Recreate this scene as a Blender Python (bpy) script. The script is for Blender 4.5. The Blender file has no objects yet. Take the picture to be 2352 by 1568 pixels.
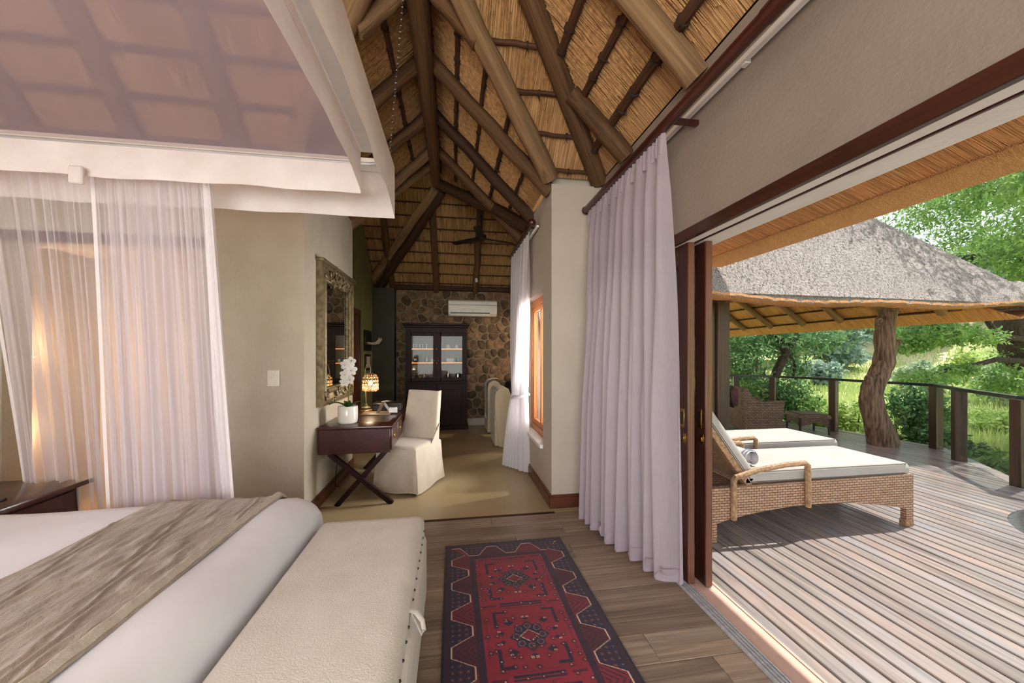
import bpy, bmesh, math, random
import numpy as np
from mathutils import Vector, Matrix
random.seed(7)
rng = np.random.default_rng(7)
SC = bpy.context.scene
COL = SC.collection
PI = math.pi

# ------------------------------------------------------------------ camera
cam_d = bpy.data.cameras.new('camera')
cam = bpy.data.objects.new('camera', cam_d)
COL.objects.link(cam)
cam.location = (0, 0, 1.45)
cam.rotation_euler = (PI / 2, 0, -math.radians(8.986))
cam_d.sensor_fit = 'HORIZONTAL'
cam_d.sensor_width = 36.0
cam_d.lens = 860.0 * 36.0 / 2352.0
cam_d.shift_y = 28.0 / 2352.0
cam_d.clip_start = 0.02
cam_d.clip_end = 400
SC.camera = cam

# ------------------------------------------------------------------ world, sun, daylight
w = bpy.data.worlds.new('sky')
SC.world = w
w.use_nodes = True
bg = w.node_tree.nodes['Background']
bg.inputs[0].default_value = (0.84, 0.91, 1.0, 1)
bg.inputs[1].default_value = 1.1
sun_d = bpy.data.lights.new('sun', 'SUN')
sun_d.energy = 6.6
sun_d.angle = math.radians(0.6)
sun_d.color = (1.0, 0.94, 0.86)
sun = bpy.data.objects.new('sun', sun_d)
COL.objects.link(sun)
sun.rotation_euler = Vector((-0.61, -0.157, -1.0)).to_track_quat('-Z', 'Y').to_euler()


def area_light(name, loc, direction, sx, sy, energy, color):
    d = bpy.data.lights.new(name, 'AREA')
    d.shape = 'RECTANGLE'
    d.size, d.size_y = sx, sy
    d.energy = energy
    d.color = color
    o = bpy.data.objects.new(name, d)
    COL.objects.link(o)
    o.location = loc
    o.rotation_euler = Vector(direction).to_track_quat('-Z', 'Y').to_euler()
    return o


def point_light(name, loc, energy, color, radius=0.05):
    d = bpy.data.lights.new(name, 'POINT')
    d.energy = energy
    d.color = color
    d.shadow_soft_size = radius
    o = bpy.data.objects.new(name, d)
    COL.objects.link(o)
    o.location = loc
    return o


# added fill light, set in an invented window opening behind the camera
area_light('rear_fill_light', (-1.2, -2.45, 1.55), (0.1, 1, 0.08), 3.6, 2.0, 205, (0.96, 0.97, 1.0))
# daylight through the passage window
area_light('passage_window_daylight', (1.24, 4.25, 1.35), (-1, -0.08, -0.22), 0.9, 1.5, 110, (1.0, 0.97, 0.93))
# added warm fill lights high up behind the camera, no fixtures built
point_light('warm_fill_light', (-2.6, -1.2, 2.95), 48, (1.0, 0.86, 0.70), 0.15)
point_light('warm_fill_light', (-0.9, -1.3, 3.3), 55, (1.0, 0.86, 0.70), 0.15)
# unseen warm fill light round the corner in the lounge, no lamp built
point_light('lounge_fill_light', (2.3, 6.4, 2.3), 75, (1.0, 0.82, 0.6), 0.12)

SC.view_settings.view_transform = 'Standard'
SC.view_settings.look = 'None'
SC.view_settings.gamma = 1.0
SC.view_settings.use_curve_mapping = False
SC.view_settings.exposure = 0.15
SC.cycles.max_bounces = 7
SC.cycles.diffuse_bounces = 3
SC.cycles.glossy_bounces = 3
SC.cycles.transparent_max_bounces = 14
SC.cycles.sample_clamp_indirect = 6.0
SC.cycles.caustics_reflective = False
SC.cycles.caustics_refractive = False
SC.cycles.adaptive_threshold = 0.08
SC.cycles.use_light_tree = False


# ------------------------------------------------------------------ helpers: materials
def C(h):
    h = h.lstrip('#')
    v = [int(h[i:i + 2], 16) / 255 for i in (0, 2, 4)]
    return tuple(((x / 12.92) if x <= 0.04045 else ((x + 0.055) / 1.055) ** 2.4) for x in v) + (1,)


def newmat(name):
    m = bpy.data.materials.new(name)
    m.use_nodes = True
    nt = m.node_tree
    nt.nodes.clear()
    out = nt.nodes.new('ShaderNodeOutputMaterial')
    return m, nt, out


def coords(nt, scale, rnd=False, kind='Object'):
    tc = nt.nodes.new('ShaderNodeTexCoord')
    mp = nt.nodes.new('ShaderNodeMapping')
    mp.inputs['Scale'].default_value = scale
    nt.links.new(tc.outputs[kind], mp.inputs[0])
    if rnd:
        oi = nt.nodes.new('ShaderNodeObjectInfo')
        mu = nt.nodes.new('ShaderNodeMath')
        mu.operation = 'MULTIPLY'
        mu.inputs[1].default_value = 37.0
        nt.links.new(oi.outputs['Random'], mu.inputs[0])
        cx = nt.nodes.new('ShaderNodeCombineXYZ')
        for i in range(3):
            nt.links.new(mu.outputs[0], cx.inputs[i])
        nt.links.new(cx.outputs[0], mp.inputs['Location'])
    return mp.outputs[0]


def ramp(nt, src, stops):
    r = nt.nodes.new('ShaderNodeValToRGB')
    els = r.color_ramp.elements
    while len(els) < len(stops):
        els.new(0.5)
    for e, (p, c) in zip(els, stops):
        e.position = p
        e.color = c
    nt.links.new(src, r.inputs[0])
    return r.outputs[0]


def noise(nt, vec, scale=1.0, detail=4, rough=0.55, dist=0.0):
    n = nt.nodes.new('ShaderNodeTexNoise')
    n.inputs['Scale'].default_value = scale
    n.inputs['Detail'].default_value = detail
    n.inputs['Roughness'].default_value = rough
    n.inputs['Distortion'].default_value = dist
    nt.links.new(vec, n.inputs['Vector'])
    return n.outputs['Fac']


def vary(nt, col, amt, hue=0.0):
    oi = nt.nodes.new('ShaderNodeObjectInfo')
    mr = nt.nodes.new('ShaderNodeMapRange')
    mr.inputs['To Min'].default_value = 1 - amt
    mr.inputs['To Max'].default_value = 1 + amt
    nt.links.new(oi.outputs['Random'], mr.inputs['Value'])
    h = nt.nodes.new('ShaderNodeHueSaturation')
    nt.links.new(mr.outputs[0], h.inputs['Value'])
    nt.links.new(col, h.inputs['Color'])
    return h.outputs[0]


def mixcol(nt, fac, a, b, mode='MIX'):
    m = nt.nodes.new('ShaderNodeMix')
    m.data_type = 'RGBA'
    m.blend_type = mode
    if isinstance(fac, (int, float)):
        m.inputs[0].default_value = fac
    else:
        nt.links.new(fac, m.inputs[0])
    for i, x in ((6, a), (7, b)):
        if isinstance(x, tuple):
            m.inputs[i].default_value = x
        else:
            nt.links.new(x, m.inputs[i])
    return m.outputs[2]


def bump(nt, h, strength, dist=0.01):
    b = nt.nodes.new('ShaderNodeBump')
    b.inputs['Strength'].default_value = strength
    b.inputs['Distance'].default_value = dist
    nt.links.new(h, b.inputs['Height'])
    return b.outputs[0]


def principled(nt, out, col, rough=0.6, nrm=None, metal=0.0, spec=0.5, coat=0.0, sheen=0.0, trans=0.0):
    p = nt.nodes.new('ShaderNodeBsdfPrincipled')
    if isinstance(col, tuple):
        p.inputs['Base Color'].default_value = col
    else:
        nt.links.new(col, p.inputs['Base Color'])
    p.inputs['Roughness'].default_value = rough
    p.inputs['Metallic'].default_value = metal
    p.inputs['Specular IOR Level'].default_value = spec
    p.inputs['Coat Weight'].default_value = coat
    p.inputs['Coat Roughness'].default_value = 0.15
    p.inputs['Sheen Weight'].default_value = sheen
    if nrm is not None:
        nt.links.new(nrm, p.inputs['Normal'])
    if trans > 0:
        t = nt.nodes.new('ShaderNodeBsdfTranslucent')
        if isinstance(col, tuple):
            t.inputs[0].default_value = col
        else:
            nt.links.new(col, t.inputs[0])
        mx = nt.nodes.new('ShaderNodeMixShader')
        mx.inputs[0].default_value = trans
        nt.links.new(p.outputs[0], mx.inputs[1])
        nt.links.new(t.outputs[0], mx.inputs[2])
        nt.links.new(mx.outputs[0], out.inputs[0])
        return mx
    nt.links.new(p.outputs[0], out.inputs[0])
    return p


def surf(name, c1, c2, scale=(5, 5, 5), rough=0.6, bmp=0.0, bscale=None, bdist=0.01, detail=5, p0=0.3, p1=0.7,
         rnd=False, amt=0.0, metal=0.0, spec=0.5, coat=0.0, sheen=0.0, trans=0.0, dist=0.0, nrough=0.55):
    m, nt, out = newmat(name)
    v = coords(nt, scale, rnd)
    n = noise(nt, v, 1.0, detail, nrough, dist)
    col = ramp(nt, n, [(p0, C(c1)), (p1, C(c2))])
    if amt:
        col = vary(nt, col, amt)
    nrm = None
    if bmp:
        h = n if bscale is None else noise(nt, coords(nt, bscale, rnd), 1.0, 5, 0.6)
        nrm = bump(nt, h, bmp, bdist)
    principled(nt, out, col, rough, nrm, metal, spec, coat, sheen, trans)
    return m


def sheer(name, c, opacity, scale=(0, 0, 0)):
    m, nt, out = newmat(name)
    tr = nt.nodes.new('ShaderNodeBsdfTransparent')
    df = nt.nodes.new('ShaderNodeBsdfDiffuse')
    df.inputs[0].default_value = C(c)
    tl = nt.nodes.new('ShaderNodeBsdfTranslucent')
    tl.inputs[0].default_value = C(c)
    m1 = nt.nodes.new('ShaderNodeMixShader')
    m1.inputs[0].default_value = 0.45
    nt.links.new(df.outputs[0], m1.inputs[1])
    nt.links.new(tl.outputs[0], m1.inputs[2])
    m2 = nt.nodes.new('ShaderNodeMixShader')
    m2.inputs[0].default_value = opacity
    nt.links.new(tr.outputs[0], m2.inputs[1])
    nt.links.new(m1.outputs[0], m2.inputs[2])
    nt.links.new(m2.outputs[0], out.inputs[0])
    return m


def glassy(name, tint='#ffffff', refl=0.9):
    m, nt, out = newmat(name)
    tr = nt.nodes.new('ShaderNodeBsdfTransparent')
    tr.inputs[0].default_value = C(tint)
    gl = nt.nodes.new('ShaderNodeBsdfGlossy')
    gl.inputs['Roughness'].default_value = 0.02
    fr = nt.nodes.new('ShaderNodeFresnel')
    fr.inputs[0].default_value = 1.45
    mu = nt.nodes.new('ShaderNodeMath')
    mu.operation = 'MULTIPLY'
    mu.inputs[1].default_value = refl
    nt.links.new(fr.outputs[0], mu.inputs[0])
    mx = nt.nodes.new('ShaderNodeMixShader')
    nt.links.new(mu.outputs[0], mx.inputs[0])
    nt.links.new(tr.outputs[0], mx.inputs[1])
    nt.links.new(gl.outputs[0], mx.inputs[2])
    nt.links.new(mx.outputs[0], out.inputs[0])
    return m


def emis(name, c, s):
    m, nt, out = newmat(name)
    e = nt.nodes.new('ShaderNodeEmission')
    e.inputs[0].default_value = C(c)
    e.inputs[1].default_value = s
    nt.links.new(e.outputs[0], out.inputs[0])
    return m


def thatch(name, dark, mid, light, fine=(150, 2.0, 2.0), bmp=0.9, trans=0.0, rough=0.85, big=0.8):
    """straw lying along local Y"""
    m, nt, out = newmat(name)
    v = coords(nt, fine)
    n1 = noise(nt, v, 1.0, 3, 0.6, 0.4)
    n2 = noise(nt, coords(nt, (fine[0] * 0.35, fine[1] * 0.5, fine[2] * 0.5)), 1.0, 3, 0.6, 0.3)
    n3 = noise(nt, coords(nt, (1.3, 0.9, 1.0)), 1.0, 3, 0.5)
    col = ramp(nt, n1, [(0.30, C(dark)), (0.47, C(mid)), (0.68, C(light))])
    sh = ramp(nt, n2, [(0.35, (0.62, 0.6, 0.58, 1)), (0.6, (1.05, 1.05, 1.05, 1))])
    col = mixcol(nt, big, col, sh, 'MULTIPLY')
    pat = ramp(nt, n3, [(0.3, (0.86, 0.84, 0.82, 1)), (0.65, (1, 1, 1, 1))])
    col = mixcol(nt, 0.9, col, pat, 'MULTIPLY')
    ad = nt.nodes.new('ShaderNodeMath')
    ad.operation = 'ADD'
    nt.links.new(n1, ad.inputs[0])
    nt.links.new(n2, ad.inputs[1])
    principled(nt, out, col, rough, bump(nt, ad.outputs[0], bmp, 0.02), spec=0.25, trans=trans)
    return m


def wood(name, c1, c2, axis='X', rough=0.4, scale=9.0, coat=0.0, bmp=0.15, rnd=True, amt=0.08, stretch=14.0, c3=None, spec=0.5):
    m, nt, out = newmat(name)
    s = [scale * stretch * 0.35] * 3
    s['XYZ'.index(axis)] = scale * 0.16
    v = coords(nt, tuple(s), rnd)
    n = noise(nt, v, 1.0, 5, 0.6, 1.2)
    stops = [(0.28, C(c1)), (0.62, C(c2))]
    if c3:
        stops.append((0.8, C(c3)))
    col = ramp(nt, n, stops)
    if amt:
        col = vary(nt, col, amt)
    principled(nt, out, col, rough, bump(nt, n, bmp, 0.004), coat=coat, spec=spec)
    return m


def wicker(name, c1, c2, dark, uscale=1.0, bmp=1.0):
    """strips woven like brickwork, on UV coordinates in metres"""
    m, nt, out = newmat(name)
    tc = nt.nodes.new('ShaderNodeTexCoord')
    br = nt.nodes.new('ShaderNodeTexBrick')
    nt.links.new(tc.outputs['UV'], br.inputs['Vector'])
    br.inputs['Scale'].default_value = 1.0
    br.inputs['Brick Width'].default_value = 0.048 * uscale
    br.inputs['Row Height'].default_value = 0.0205 * uscale
    br.inputs['Mortar Size'].default_value = 0.0026 * uscale
    br.inputs['Mortar Smooth'].default_value = 0.6
    br.offset = 0.5
    br.inputs['Color1'].default_value = C(c1)
    br.inputs['Color2'].default_value = C(c2)
    br.inputs['Mortar'].default_value = C(dark)
    inv = nt.nodes.new('ShaderNodeMath')
    inv.operation = 'SUBTRACT'
    inv.inputs[0].default_value = 1.0
    nt.links.new(br.outputs['Fac'], inv.inputs[1])
    principled(nt, out, br.outputs['Color'], 0.5, bump(nt, inv.outputs[0], bmp, 0.006))
    return m


def leafmat(name, c1, c2, c3, trans=0.35):
    m, nt, out = newmat(name)
    v = coords(nt, (2.5, 2.5, 2.5))
    n = noise(nt, v, 1.0, 6, 0.75)
    col = ramp(nt, n, [(0.3, C(c1)), (0.5, C(c2)), (0.68, C(c3))])
    principled(nt, out, col, 0.5, None, spec=0.35, trans=trans)
    return m


M = {}
M['plaster'] = surf('beige_plaster', '#b9ae9c', '#c4baa8', (3, 3, 3), 0.85, 0.55, (38, 38, 22), 0.012, spec=0.2)
M['plaster_smooth'] = surf('beige_plaster_smooth', '#b8ad9e', '#c0b6a7', (2, 2, 2), 0.85, 0.12, (60, 60, 60), 0.006, spec=0.2)
M['plaster_taupe_shaded'] = surf('taupe_plaster_shaded', '#887b70', '#918379', (2, 2, 2), 0.85, 0.3, (45, 45, 45), 0.008, spec=0.2)  # backlit shade of the door wall put into a darker plaster colour
M['plaster_green'] = surf('olive_plaster', '#77754e', '#838158', (2, 2, 2), 0.85, 0.1, (50, 50, 50), 0.005, spec=0.2)
M['plaster_dark'] = surf('dark_green_plaster', '#45453a', '#4e4e42', (2, 2, 2), 0.85, 0.1, (50, 50, 50), 0.005, spec=0.2)
M['plaster_white'] = surf('white_soffit', '#dfd8d2', '#f0ebe6', (5, 2, 5), 0.8, 0.3, (30, 30, 30), 0.008)
M['mortar'] = surf('mortar', '#74664f', '#917f65', (14, 14, 14), 0.95, 0.5, (60, 60, 60), 0.01)
M['stone'] = surf('field_stone', '#47382b', '#8a6a4b', (9, 9, 9), 0.85, 0.7, (28, 28, 28), 0.014, rnd=True, amt=0.5)
M['thatch_in'] = thatch('thatch_inside', '#7a5230', '#cd9c66', '#eec492')
M['thatch_far'] = thatch('thatch_lounge', '#6b4c2b', '#b58c58', '#d8b27e', (140, 2.5, 2.5))
M['thatch_eave'] = thatch('thatch_eave', '#9a5c2c', '#e5a062', '#f5c08a', (170, 3, 3))
M['thatch_cut'] = surf('thatch_cut_ends', '#b57038', '#ffc48c', (130, 130, 130), 0.9, 1.0, None, 0.02, detail=3, p0=0.36, p1=0.62)
M['thatch_top'] = surf('thatch_weathered', '#4d4542', '#dcd1cc', (75, 26, 75), 0.95, 1.0, None, 0.05, detail=5, p0=0.38, p1=0.54, nrough=0.7, spec=0.1)
M['straw'] = surf('straw', '#a8702f', '#e2b070', (30, 30, 30), 0.8)
M['straw_in'] = surf('straw_inside', '#8e6438', '#cfa069', (30, 30, 30), 0.8)
M['log_pale'] = wood('pale_log', '#5c452f', '#917353', 'X', 0.75, 6, bmp=0.6, c3='#a58866', spec=0.2)
M['log'] = wood('brown_log', '#3c2a1b', '#6b4d32', 'X', 0.7, 6, bmp=0.5, c3='#7d5d3d', spec=0.25)
M['log_dark'] = wood('dark_log', '#251811', '#4a3222', 'X', 0.7, 6, bmp=0.5, spec=0.25)
M['batten'] = wood('batten', '#2b1a12', '#5a3b28', 'X', 0.7, 12, bmp=0.5, spec=0.25)
M['binding'] = surf('binding_twine', '#24160f', '#3d281c', (30, 30, 30), 0.8)
M['mahogany'] = wood('mahogany', '#230c09', '#431913', 'Y', 0.28, 7, coat=0.3, amt=0.03, rnd=False)
M['mahogany_x'] = wood('mahogany_x', '#2b0f0a', '#5a2418', 'X', 0.28, 7, coat=0.3, amt=0.03, rnd=False)
M['mahogany_z'] = wood('mahogany_z', '#3a1a10', '#5f3020', 'Z', 0.3, 7, coat=0.2, amt=0.03, rnd=False)
M['door_face'] = wood('door_stile_dark', '#2a1511', '#3f221a', 'Z', 0.3, 7, coat=0.2, amt=0.02, rnd=False)
M['door_edge'] = wood('door_edge_red', '#4a2a1d', '#6e4632', 'Z', 0.32, 7, coat=0.2, amt=0.02, rnd=False)
M['dark_wood'] = wood('dark_cabinet', '#170a08', '#2c1512', 'Z', 0.5, 7, coat=0.0, amt=0.02, rnd=False, spec=0.2)
M['skirting'] = wood('skirting_wood', '#3f2014', '#6b3a26', 'Y', 0.35, 8, coat=0.2, amt=0.02, rnd=False)
M['skirting_x'] = wood('skirting_wood_x', '#3f2014', '#6b3a26', 'X', 0.35, 8, coat=0.2, amt=0.02, rnd=False)
M['window_wood'] = wood('orange_window_wood', '#8a4a22', '#c07a42', 'Z', 0.4, 8, coat=0.2, amt=0.02, rnd=False)
M['header_wood'] = wood('header_wood', '#2e1812', '#42241b', 'Y', 0.3, 8, coat=0.2, amt=0.02, rnd=False)
M['plank'] = wood('floor_plank', '#6b5a4a', '#a18d78', 'X', 0.40, 5, bmp=0.35, amt=0.26, c3='#b9a994', stretch=16)
M['screed'] = surf('polished_screed', '#a6916a', '#c2b08a', (1.1, 1.1, 1.1), 0.32, 0.05, (4, 4, 4), 0.01, detail=6, spec=0.4)
M['copper'] = surf('copper_sill', '#bd9a8c', '#cfae9f', (4, 4, 4), 0.5, 0.1)
M['alu'] = surf('aluminium_track', '#b0b0b4', '#d0d0d4', (4, 40, 4), 0.35, metal=0.25)
M['brass'] = surf('brass', '#a8823e', '#c9a55c', (30, 30, 30), 0.3, metal=1.0)
M['steel'] = surf('steel', '#8f8f92', '#b5b5b8', (30, 30, 30), 0.25, metal=1.0)
M['black'] = surf('black_plastic', '#0c0c0d', '#151516', (30, 30, 30), 0.4)
M['black_metal'] = surf('black_metal', '#0e0b0a', '#1d1715', (30, 30, 30), 0.45)
M['white_paint'] = surf('white_paint', '#e4dfda', '#ece8e4', (10, 10, 10), 0.5)
M['white_plastic'] = surf('white_plastic', '#dcd8c8', '#e6e2d4', (10, 10, 10), 0.4)
M['canopy_cloth'] = surf('canopy_cotton', '#e6dad4', '#f1e8e3', (6, 6, 6), 0.9, 0.25, (5, 5, 14), 0.02, trans=0.3, spec=0.1)
M['canopy_sheer'] = sheer('canopy_sheer', '#d6cadb', 0.62)
M['net'] = sheer('mosquito_net', '#f2e9ec', 0.36)
M['net_tape'] = sheer('net_tape', '#fffafa', 0.85)
M['curtain'] = surf('lilac_curtain', '#dbd0d9', '#e6dde5', (300, 300, 8), 0.9, 0.15, (300, 300, 60), 0.003, trans=0.62, spec=0.1)
M['curtain_white'] = surf('white_curtain', '#e2dcde', '#efebec', (300, 300, 8), 0.9, 0.15, (300, 300, 60), 0.003, trans=0.4, spec=0.1)
M['sheet'] = surf('white_sheet', '#f0eef2', '#f8f7fa', (3, 3, 3), 0.8, 0.12, (4, 4, 4), 0.03, spec=0.2, sheen=0.2)
M['linen'] = surf('bench_linen', '#ddd6c9', '#e8e2d7', (7, 7, 7), 0.9, 0.55, (160, 160, 160), 0.006, spec=0.15, sheen=0.2)
M['runner'] = surf('runner_velvet', '#9c8c7b', '#b5a594', (40, 12, 40), 0.95, 0.7, (70, 30, 70), 0.01, spec=0.1, sheen=0.35)
M['runner_back'] = surf('runner_hem', '#beb0a0', '#cdc0b0', (60, 60, 60), 0.95, 0.4, (90, 90, 90), 0.006, spec=0.1, sheen=0.3)
M['slipcover'] = surf('slipcover_linen', '#c2b4a2', '#cfc3b2', (6, 6, 6), 0.9, 0.3, (120, 120, 120), 0.005, spec=0.1, sheen=0.2)
M['sofa_cloth'] = surf('sofa_cloth', '#b9ab8c', '#c8bb9d', (6, 6, 6), 0.9, 0.3, (120, 120, 120), 0.005, spec=0.1, sheen=0.2)
M['cushion'] = surf('cream_cushion', '#a8a49f', '#b2aea9', (5, 5, 5), 0.85, 0.2, (8, 8, 8), 0.015, spec=0.2)
M['piping'] = surf('cushion_piping', '#5d554c', '#6e665c', (5, 5, 5), 0.85)
M['towel'] = surf('white_towel', '#d9d3d6', '#eae6e8', (90, 90, 90), 0.95, 0.6, (140, 140, 140), 0.01)
M['towel_stripe'] = surf('towel_stripe', '#7d8396', '#8b91a3', (90, 90, 90), 0.95)
M['wicker'] = wicker('honey_wicker', '#a58269', '#b8957b', '#5b4434')
M['wicker_dark'] = wicker('brown_wicker', '#6b5546', '#836a58', '#1d1612', 1.5)
M['cane'] = surf('cane_wrap', '#7c5d42', '#bd9a74', (45, 45, 45), 0.5, 0.8, (90, 90, 90), 0.01)
M['deck'] = wood('deck_board', '#625b58', '#958d89', 'Y', 0.24, 4, bmp=0.35, amt=0.10, c3='#a9a09b', stretch=10, spec=0.6)


def patch(m, c, scale, lo, hi, amt):
    """blend a second weathered tone in broad patches"""
    nt = m.node_tree
    p = [n for n in nt.nodes if n.type == 'BSDF_PRINCIPLED'][0]
    src = p.inputs['Base Color'].links[0].from_socket
    f = ramp(nt, noise(nt, coords(nt, scale, True), 1.0, 4, 0.6), [(lo, (0, 0, 0, 1)), (hi, (amt, amt, amt, 1))])
    nt.links.new(mixcol(nt, f, src, C(c)), p.inputs['Base Color'])


patch(M['deck'], '#b59a8c', (3, 1.3, 3), 0.45, 0.70, 0.5)
patch(M['deck'], '#8e9198', (5, 1.1, 5), 0.50, 0.72, 0.7)
patch(M['plank'], '#5a4a3c', (1.2, 6, 6), 0.50, 0.72, 0.6)
patch(M['plank'], '#b8ab9a', (1.0, 7, 7), 0.52, 0.75, 0.6)
M['post'] = wood('rail_post', '#2e2019', '#4c382d', 'Z', 0.45, 7, amt=0.06)
M['rail_metal'] = surf('rail_metal', '#16211f', '#223230', (20, 20, 20), 0.4)
M['bark'] = surf('bark', '#443429', '#917866', (30, 30, 3.2), 0.95, 1.0, None, 0.05, detail=6, p0=0.33, p1=0.66)
M['bark_dark'] = surf('bark_dark', '#241b15', '#4d4036', (22, 22, 6), 0.95, 1.0, None, 0.04, detail=6)
M['leaf_a'] = leafmat('leaf_mid', '#47683a', '#7aa257', '#b4cc84', 0.42)
M['leaf_b'] = leafmat('leaf_dark', '#3a5c40', '#648c5c', '#9cb983', 0.4)
M['leaf_c'] = leafmat('leaf_yellow', '#6f8c45', '#a9c26c', '#d6df98')
M['leaf_d'] = leafmat('leaf_haze_grey', '#7d9677', '#a9bd9c', '#cfdabb')  # distance haze put into a paler leaf colour
M['leaf_e'] = leafmat('leaf_haze_bluegrey', '#6d8a80', '#94ad9f', '#b9ccb8')  # bluish pale leaf colour stands in for haze over distance
M['grass'] = surf('meadow', '#9db368', '#ddd3a4', (0.25, 0.12, 0.25), 0.95, 0.8, (3, 3, 3), 0.2, detail=8, p0=0.38, p1=0.6)
M['blade'] = surf('grass_blade', '#a3bd66', '#dadf9c', (0.4, 0.4, 0.4), 0.8, trans=0.3)
M['water'] = surf('pool_water', '#3f8f93', '#63b3b0', (2, 2, 2), 0.05, 0.1, (6, 6, 6), 0.02)
M['mirror'] = surf('mirror_glass', '#dcdcd6', '#e0e0da', (1, 1, 1), 0.02, metal=1.0)
M['gilt'] = surf('antique_gilt', '#544730', '#8d7d5c', (20, 20, 20), 0.45, 0.3, (50, 50, 50), 0.006, metal=0.35)
M['ceramic'] = surf('white_ceramic', '#d8d2c6', '#e0dacf', (4, 4, 4), 0.2, coat=0.4)
M['petal'] = surf('orchid_petal', '#e9e6e0', '#f7f5f0', (20, 20, 20), 0.5, trans=0.3)
M['orchid_green'] = surf('orchid_leaf', '#1f4a1c', '#356b2c', (8, 8, 8), 0.35)
M['orchid_stem'] = surf('orchid_stem', '#4c5a2a', '#667438', (8, 8, 8), 0.5)
M['leather'] = surf('tan_leather', '#7c6a50', '#927f63', (20, 20, 20), 0.45, 0.2, (90, 90, 90), 0.003)
M['paper'] = surf('white_card', '#dedad2', '#e8e5df', (5, 5, 5), 0.6)
M['glass'] = glassy('clear_glass')
M['glass_item'] = glassy('glassware', '#dfe6e4', 1.0)
M['pane'] = glassy('railing_pane', '#f6faf9', 0.3)
M['crystal'] = surf('crystal_bead', '#e8c9a0', '#ffe6c2', (30, 30, 30), 0.15, trans=0.5)
M['led'] = emis('led_strip', '#ff8a3c', 1.6)
M['bulb'] = emis('lamp_bulb', '#ffd9a0', 22.0)
M['tray'] = surf('dark_tray', '#1c1310', '#2a1d18', (10, 10, 10), 0.35)
M['screen_dark'] = surf('dark_panel', '#141311', '#1d1b18', (4, 4, 4), 0.25)
M['horn'] = surf('ivory_horn', '#b8ad92', '#d2c8ae', (6, 6, 30), 0.4)
M['purple'] = surf('plum_cushion', '#3a2a33', '#6b4a5c', (6, 6, 6), 0.9)
M['lampshade'] = surf('lampshade', '#e3cfae', '#eedcbc', (6, 6, 6), 0.9, trans=0.5)
M['nail'] = surf('upholstery_nail', '#3a3229', '#4a4035', (10, 10, 10), 0.4, metal=0.6)


def add_sheer(m, share):
    nt = m.node_tree
    out = [n for n in nt.nodes if n.type == 'OUTPUT_MATERIAL'][0]
    src = out.inputs[0].links[0].from_socket
    tr = nt.nodes.new('ShaderNodeBsdfTransparent')
    mx = nt.nodes.new('ShaderNodeMixShader')
    mx.inputs[0].default_value = share
    nt.links.new(src, mx.inputs[1])
    nt.links.new(tr.outputs[0], mx.inputs[2])
    nt.links.new(mx.outputs[0], out.inputs[0])


add_sheer(M['curtain'], 0.16)


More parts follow.
